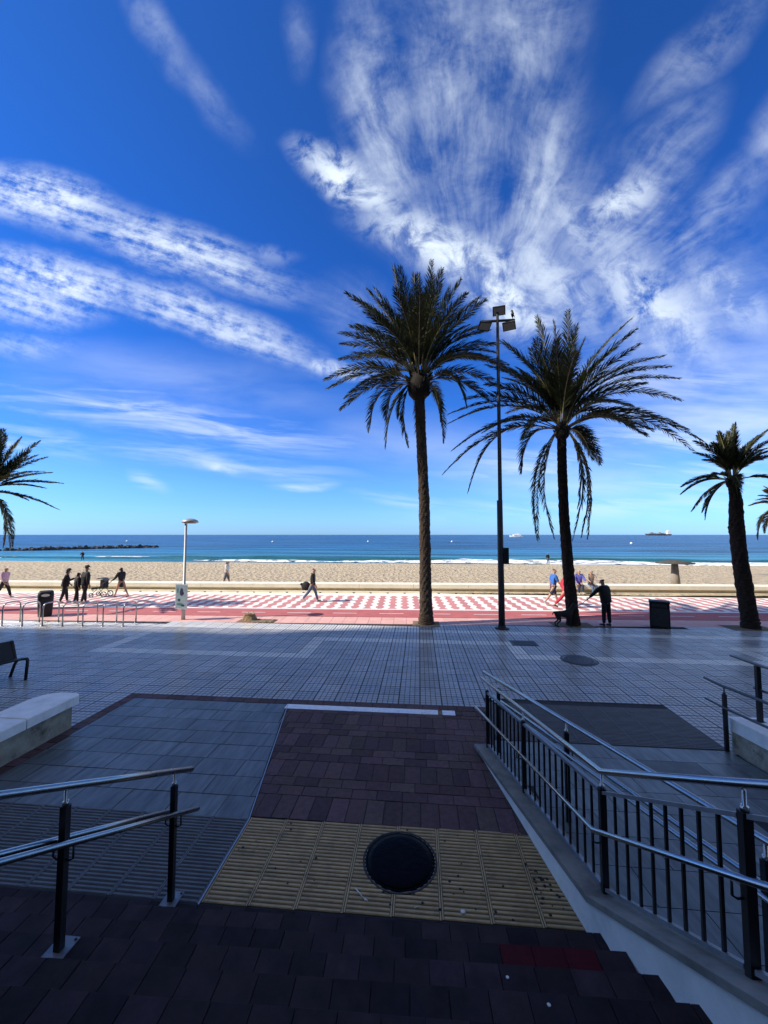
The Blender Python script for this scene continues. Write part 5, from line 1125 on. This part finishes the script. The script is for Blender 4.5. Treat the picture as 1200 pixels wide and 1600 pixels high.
# stroller
st2 = thing('stroller', 'black baby stroller with a pale hood, pushed along the sea wall', 'stroller', (-17.2, 19.6, 0), R(4))
def wheel(x, y, r):
    w = MB(); w.tube([(x+r*math.cos(2*math.pi*k/18), y, r+r*0.92*math.sin(2*math.pi*k/18)) for k in range(19)], 0.022, 6, cap=False)
    for k in range(3): a = math.pi*k/3; w.tube([(x-r*math.cos(a), y, r-r*.9*math.sin(a)), (x+r*math.cos(a), y, r+r*.9*math.sin(a))], 0.006, 4)
    obj('wheel', w.mesh('wheel', M['black']), st2)
for y_ in (-0.25, 0.25): wheel(-0.38, y_, 0.11); wheel(0.30, y_, 0.15)
obj('frame', MB().tube([(-0.38,-0.25,0.11),(0.1,-0.25,0.6),(0.62,-0.25,1.02),(0.62,0.25,1.02),(0.1,0.25,0.6),(-0.38,0.25,0.11)], 0.014, 6).tube([(0.30,-0.25,0.15),(-0.1,-0.25,0.62)], 0.012, 6).tube([(0.30,0.25,0.15),(-0.1,0.25,0.62)], 0.012, 6).mesh('frame', M['black']), st2)
obj('seat', MB().prism([(-0.42,-0.2),(0.12,-0.2),(0.12,0.2),(-0.42,0.2)], [0.38,0.46,0.46,0.38], [0.50,0.56,0.56,0.50]).prism([(0.05,-0.2),(0.22,-0.2),(0.22,0.2),(0.05,0.2)], 0.46, 0.92).mesh('seat', c_blk), st2)
hv = []; 
for k in range(8):
    a = math.pi*0.15 + math.pi*0.62*k/7
    for y_ in (-0.22, -0.12, 0.0, 0.12, 0.22): hv.append((0.02+0.26*math.cos(a)+0.0, y_, 0.74+0.30*math.sin(a)*(1-0.9*abs(y_)**2)))
obj('hood', MB().add(hv, [(k*5+q, k*5+q+1, (k+1)*5+q+1, (k+1)*5+q) for k in range(7) for q in range(4)]).mesh('hood', c_gry), st2)
# dog beside the windblown trunk and its leash
dg = thing('dog', 'dark dog on a leash half hidden by the foot of the windblown palm', 'dog', (5.20, 14.72, 0), R(8))
fur = mat('dog_fur', (0.02,0.017,0.015), 0.8, namt=0.3, nscale=20, bump=0.01, bscale=60)
DV = [(Vector((-0.22,0,0.50)), .10, .11)]; DE = []
def dv(p, r, r2, f): DV.append((Vector(p), r, r2)); DE.append((f, len(DV)-1)); return len(DV)-1
m1 = dv((0,0,0.47), .11, .12, 0); m2 = dv((0.20,0,0.49), .12, .15, m1); n1 = dv((0.34,0,0.66), .075, .085, m2); h1_ = dv((0.40,0,0.77), .075, .08, n1); dv((0.50,0,0.74), .045, .042, h1_); dv((0.57,0,0.73), .032, .03, len(DV)-1)
for s in (-1, 1):
    e_ = dv((0.385,s*.06,0.86), .018, .012, h1_)
    a = dv((0.22,s*.08,0.34), .05, .05, m2); b = dv((0.23,s*.085,0.18), .027, .027, a); c = dv((0.22,s*.085,0.05), .022, .022, b); dv((0.27,s*.085,0.025), .026, .02, c)
    a = dv((-0.18,s*.08,0.36), .07, .06, 0); b = dv((-0.14,s*.085,0.24), .035, .035, a); c = dv((-0.27,s*.085,0.15), .023, .023, b); d = dv((-0.25,s*.085,0.05), .021, .021, c); dv((-0.20,s*.085,0.025), .026, .02, d)
t1_ = dv((-0.34,0,0.55), .026, .026, 0); dv((-0.40,0,0.44), .014, .014, t1_)
skin('body', DV, DE, fur, dg, 1)
hm = Matrix.Translation(Tm.location) @ Matrix.Rotation(R(28), 4, 'Z') @ (Jm['paL']); nk_ = Matrix.Translation(dg.location) @ Matrix.Rotation(R(8), 4, 'Z') @ Vector((0.33, 0.0, 0.70))
single('leash', MB().tube([hm, hm.lerp(nk_, .3)+Vector((0,0,-.05)), hm.lerp(nk_, .7)+Vector((0,0,-.07)), nk_], 0.010, 6), c_gry, 'taut leash between the man in black and the dog', 'leash', tuple(hm))

# bake the grown figures
bpy.context.view_layer.update()
dgph = bpy.context.evaluated_depsgraph_get()
new = [(o, mt, bpy.data.meshes.new_from_object(o.evaluated_get(dgph))) for o, mt in BAKE]
for o, mt, me in new:
    o.modifiers.clear(); 
    if '_extra' in o:
        ex = EXTRA[o['_extra']]; del o['_extra']
        vs = [tuple(v.co) for v in me.vertices]; fs = [tuple(p.vertices) for p in me.polygons]; k = len(vs)
        m2_ = bpy.data.meshes.new('body'); m2_.from_pydata(vs + ex.v, [], fs + [tuple(i+k for i in f) for f in ex.f]); me = m2_
    for p in me.polygons: p.use_smooth = True
    me.materials.clear(); me.materials.append(mt); old = o.data; o.data = me; bpy.data.meshes.remove(old)
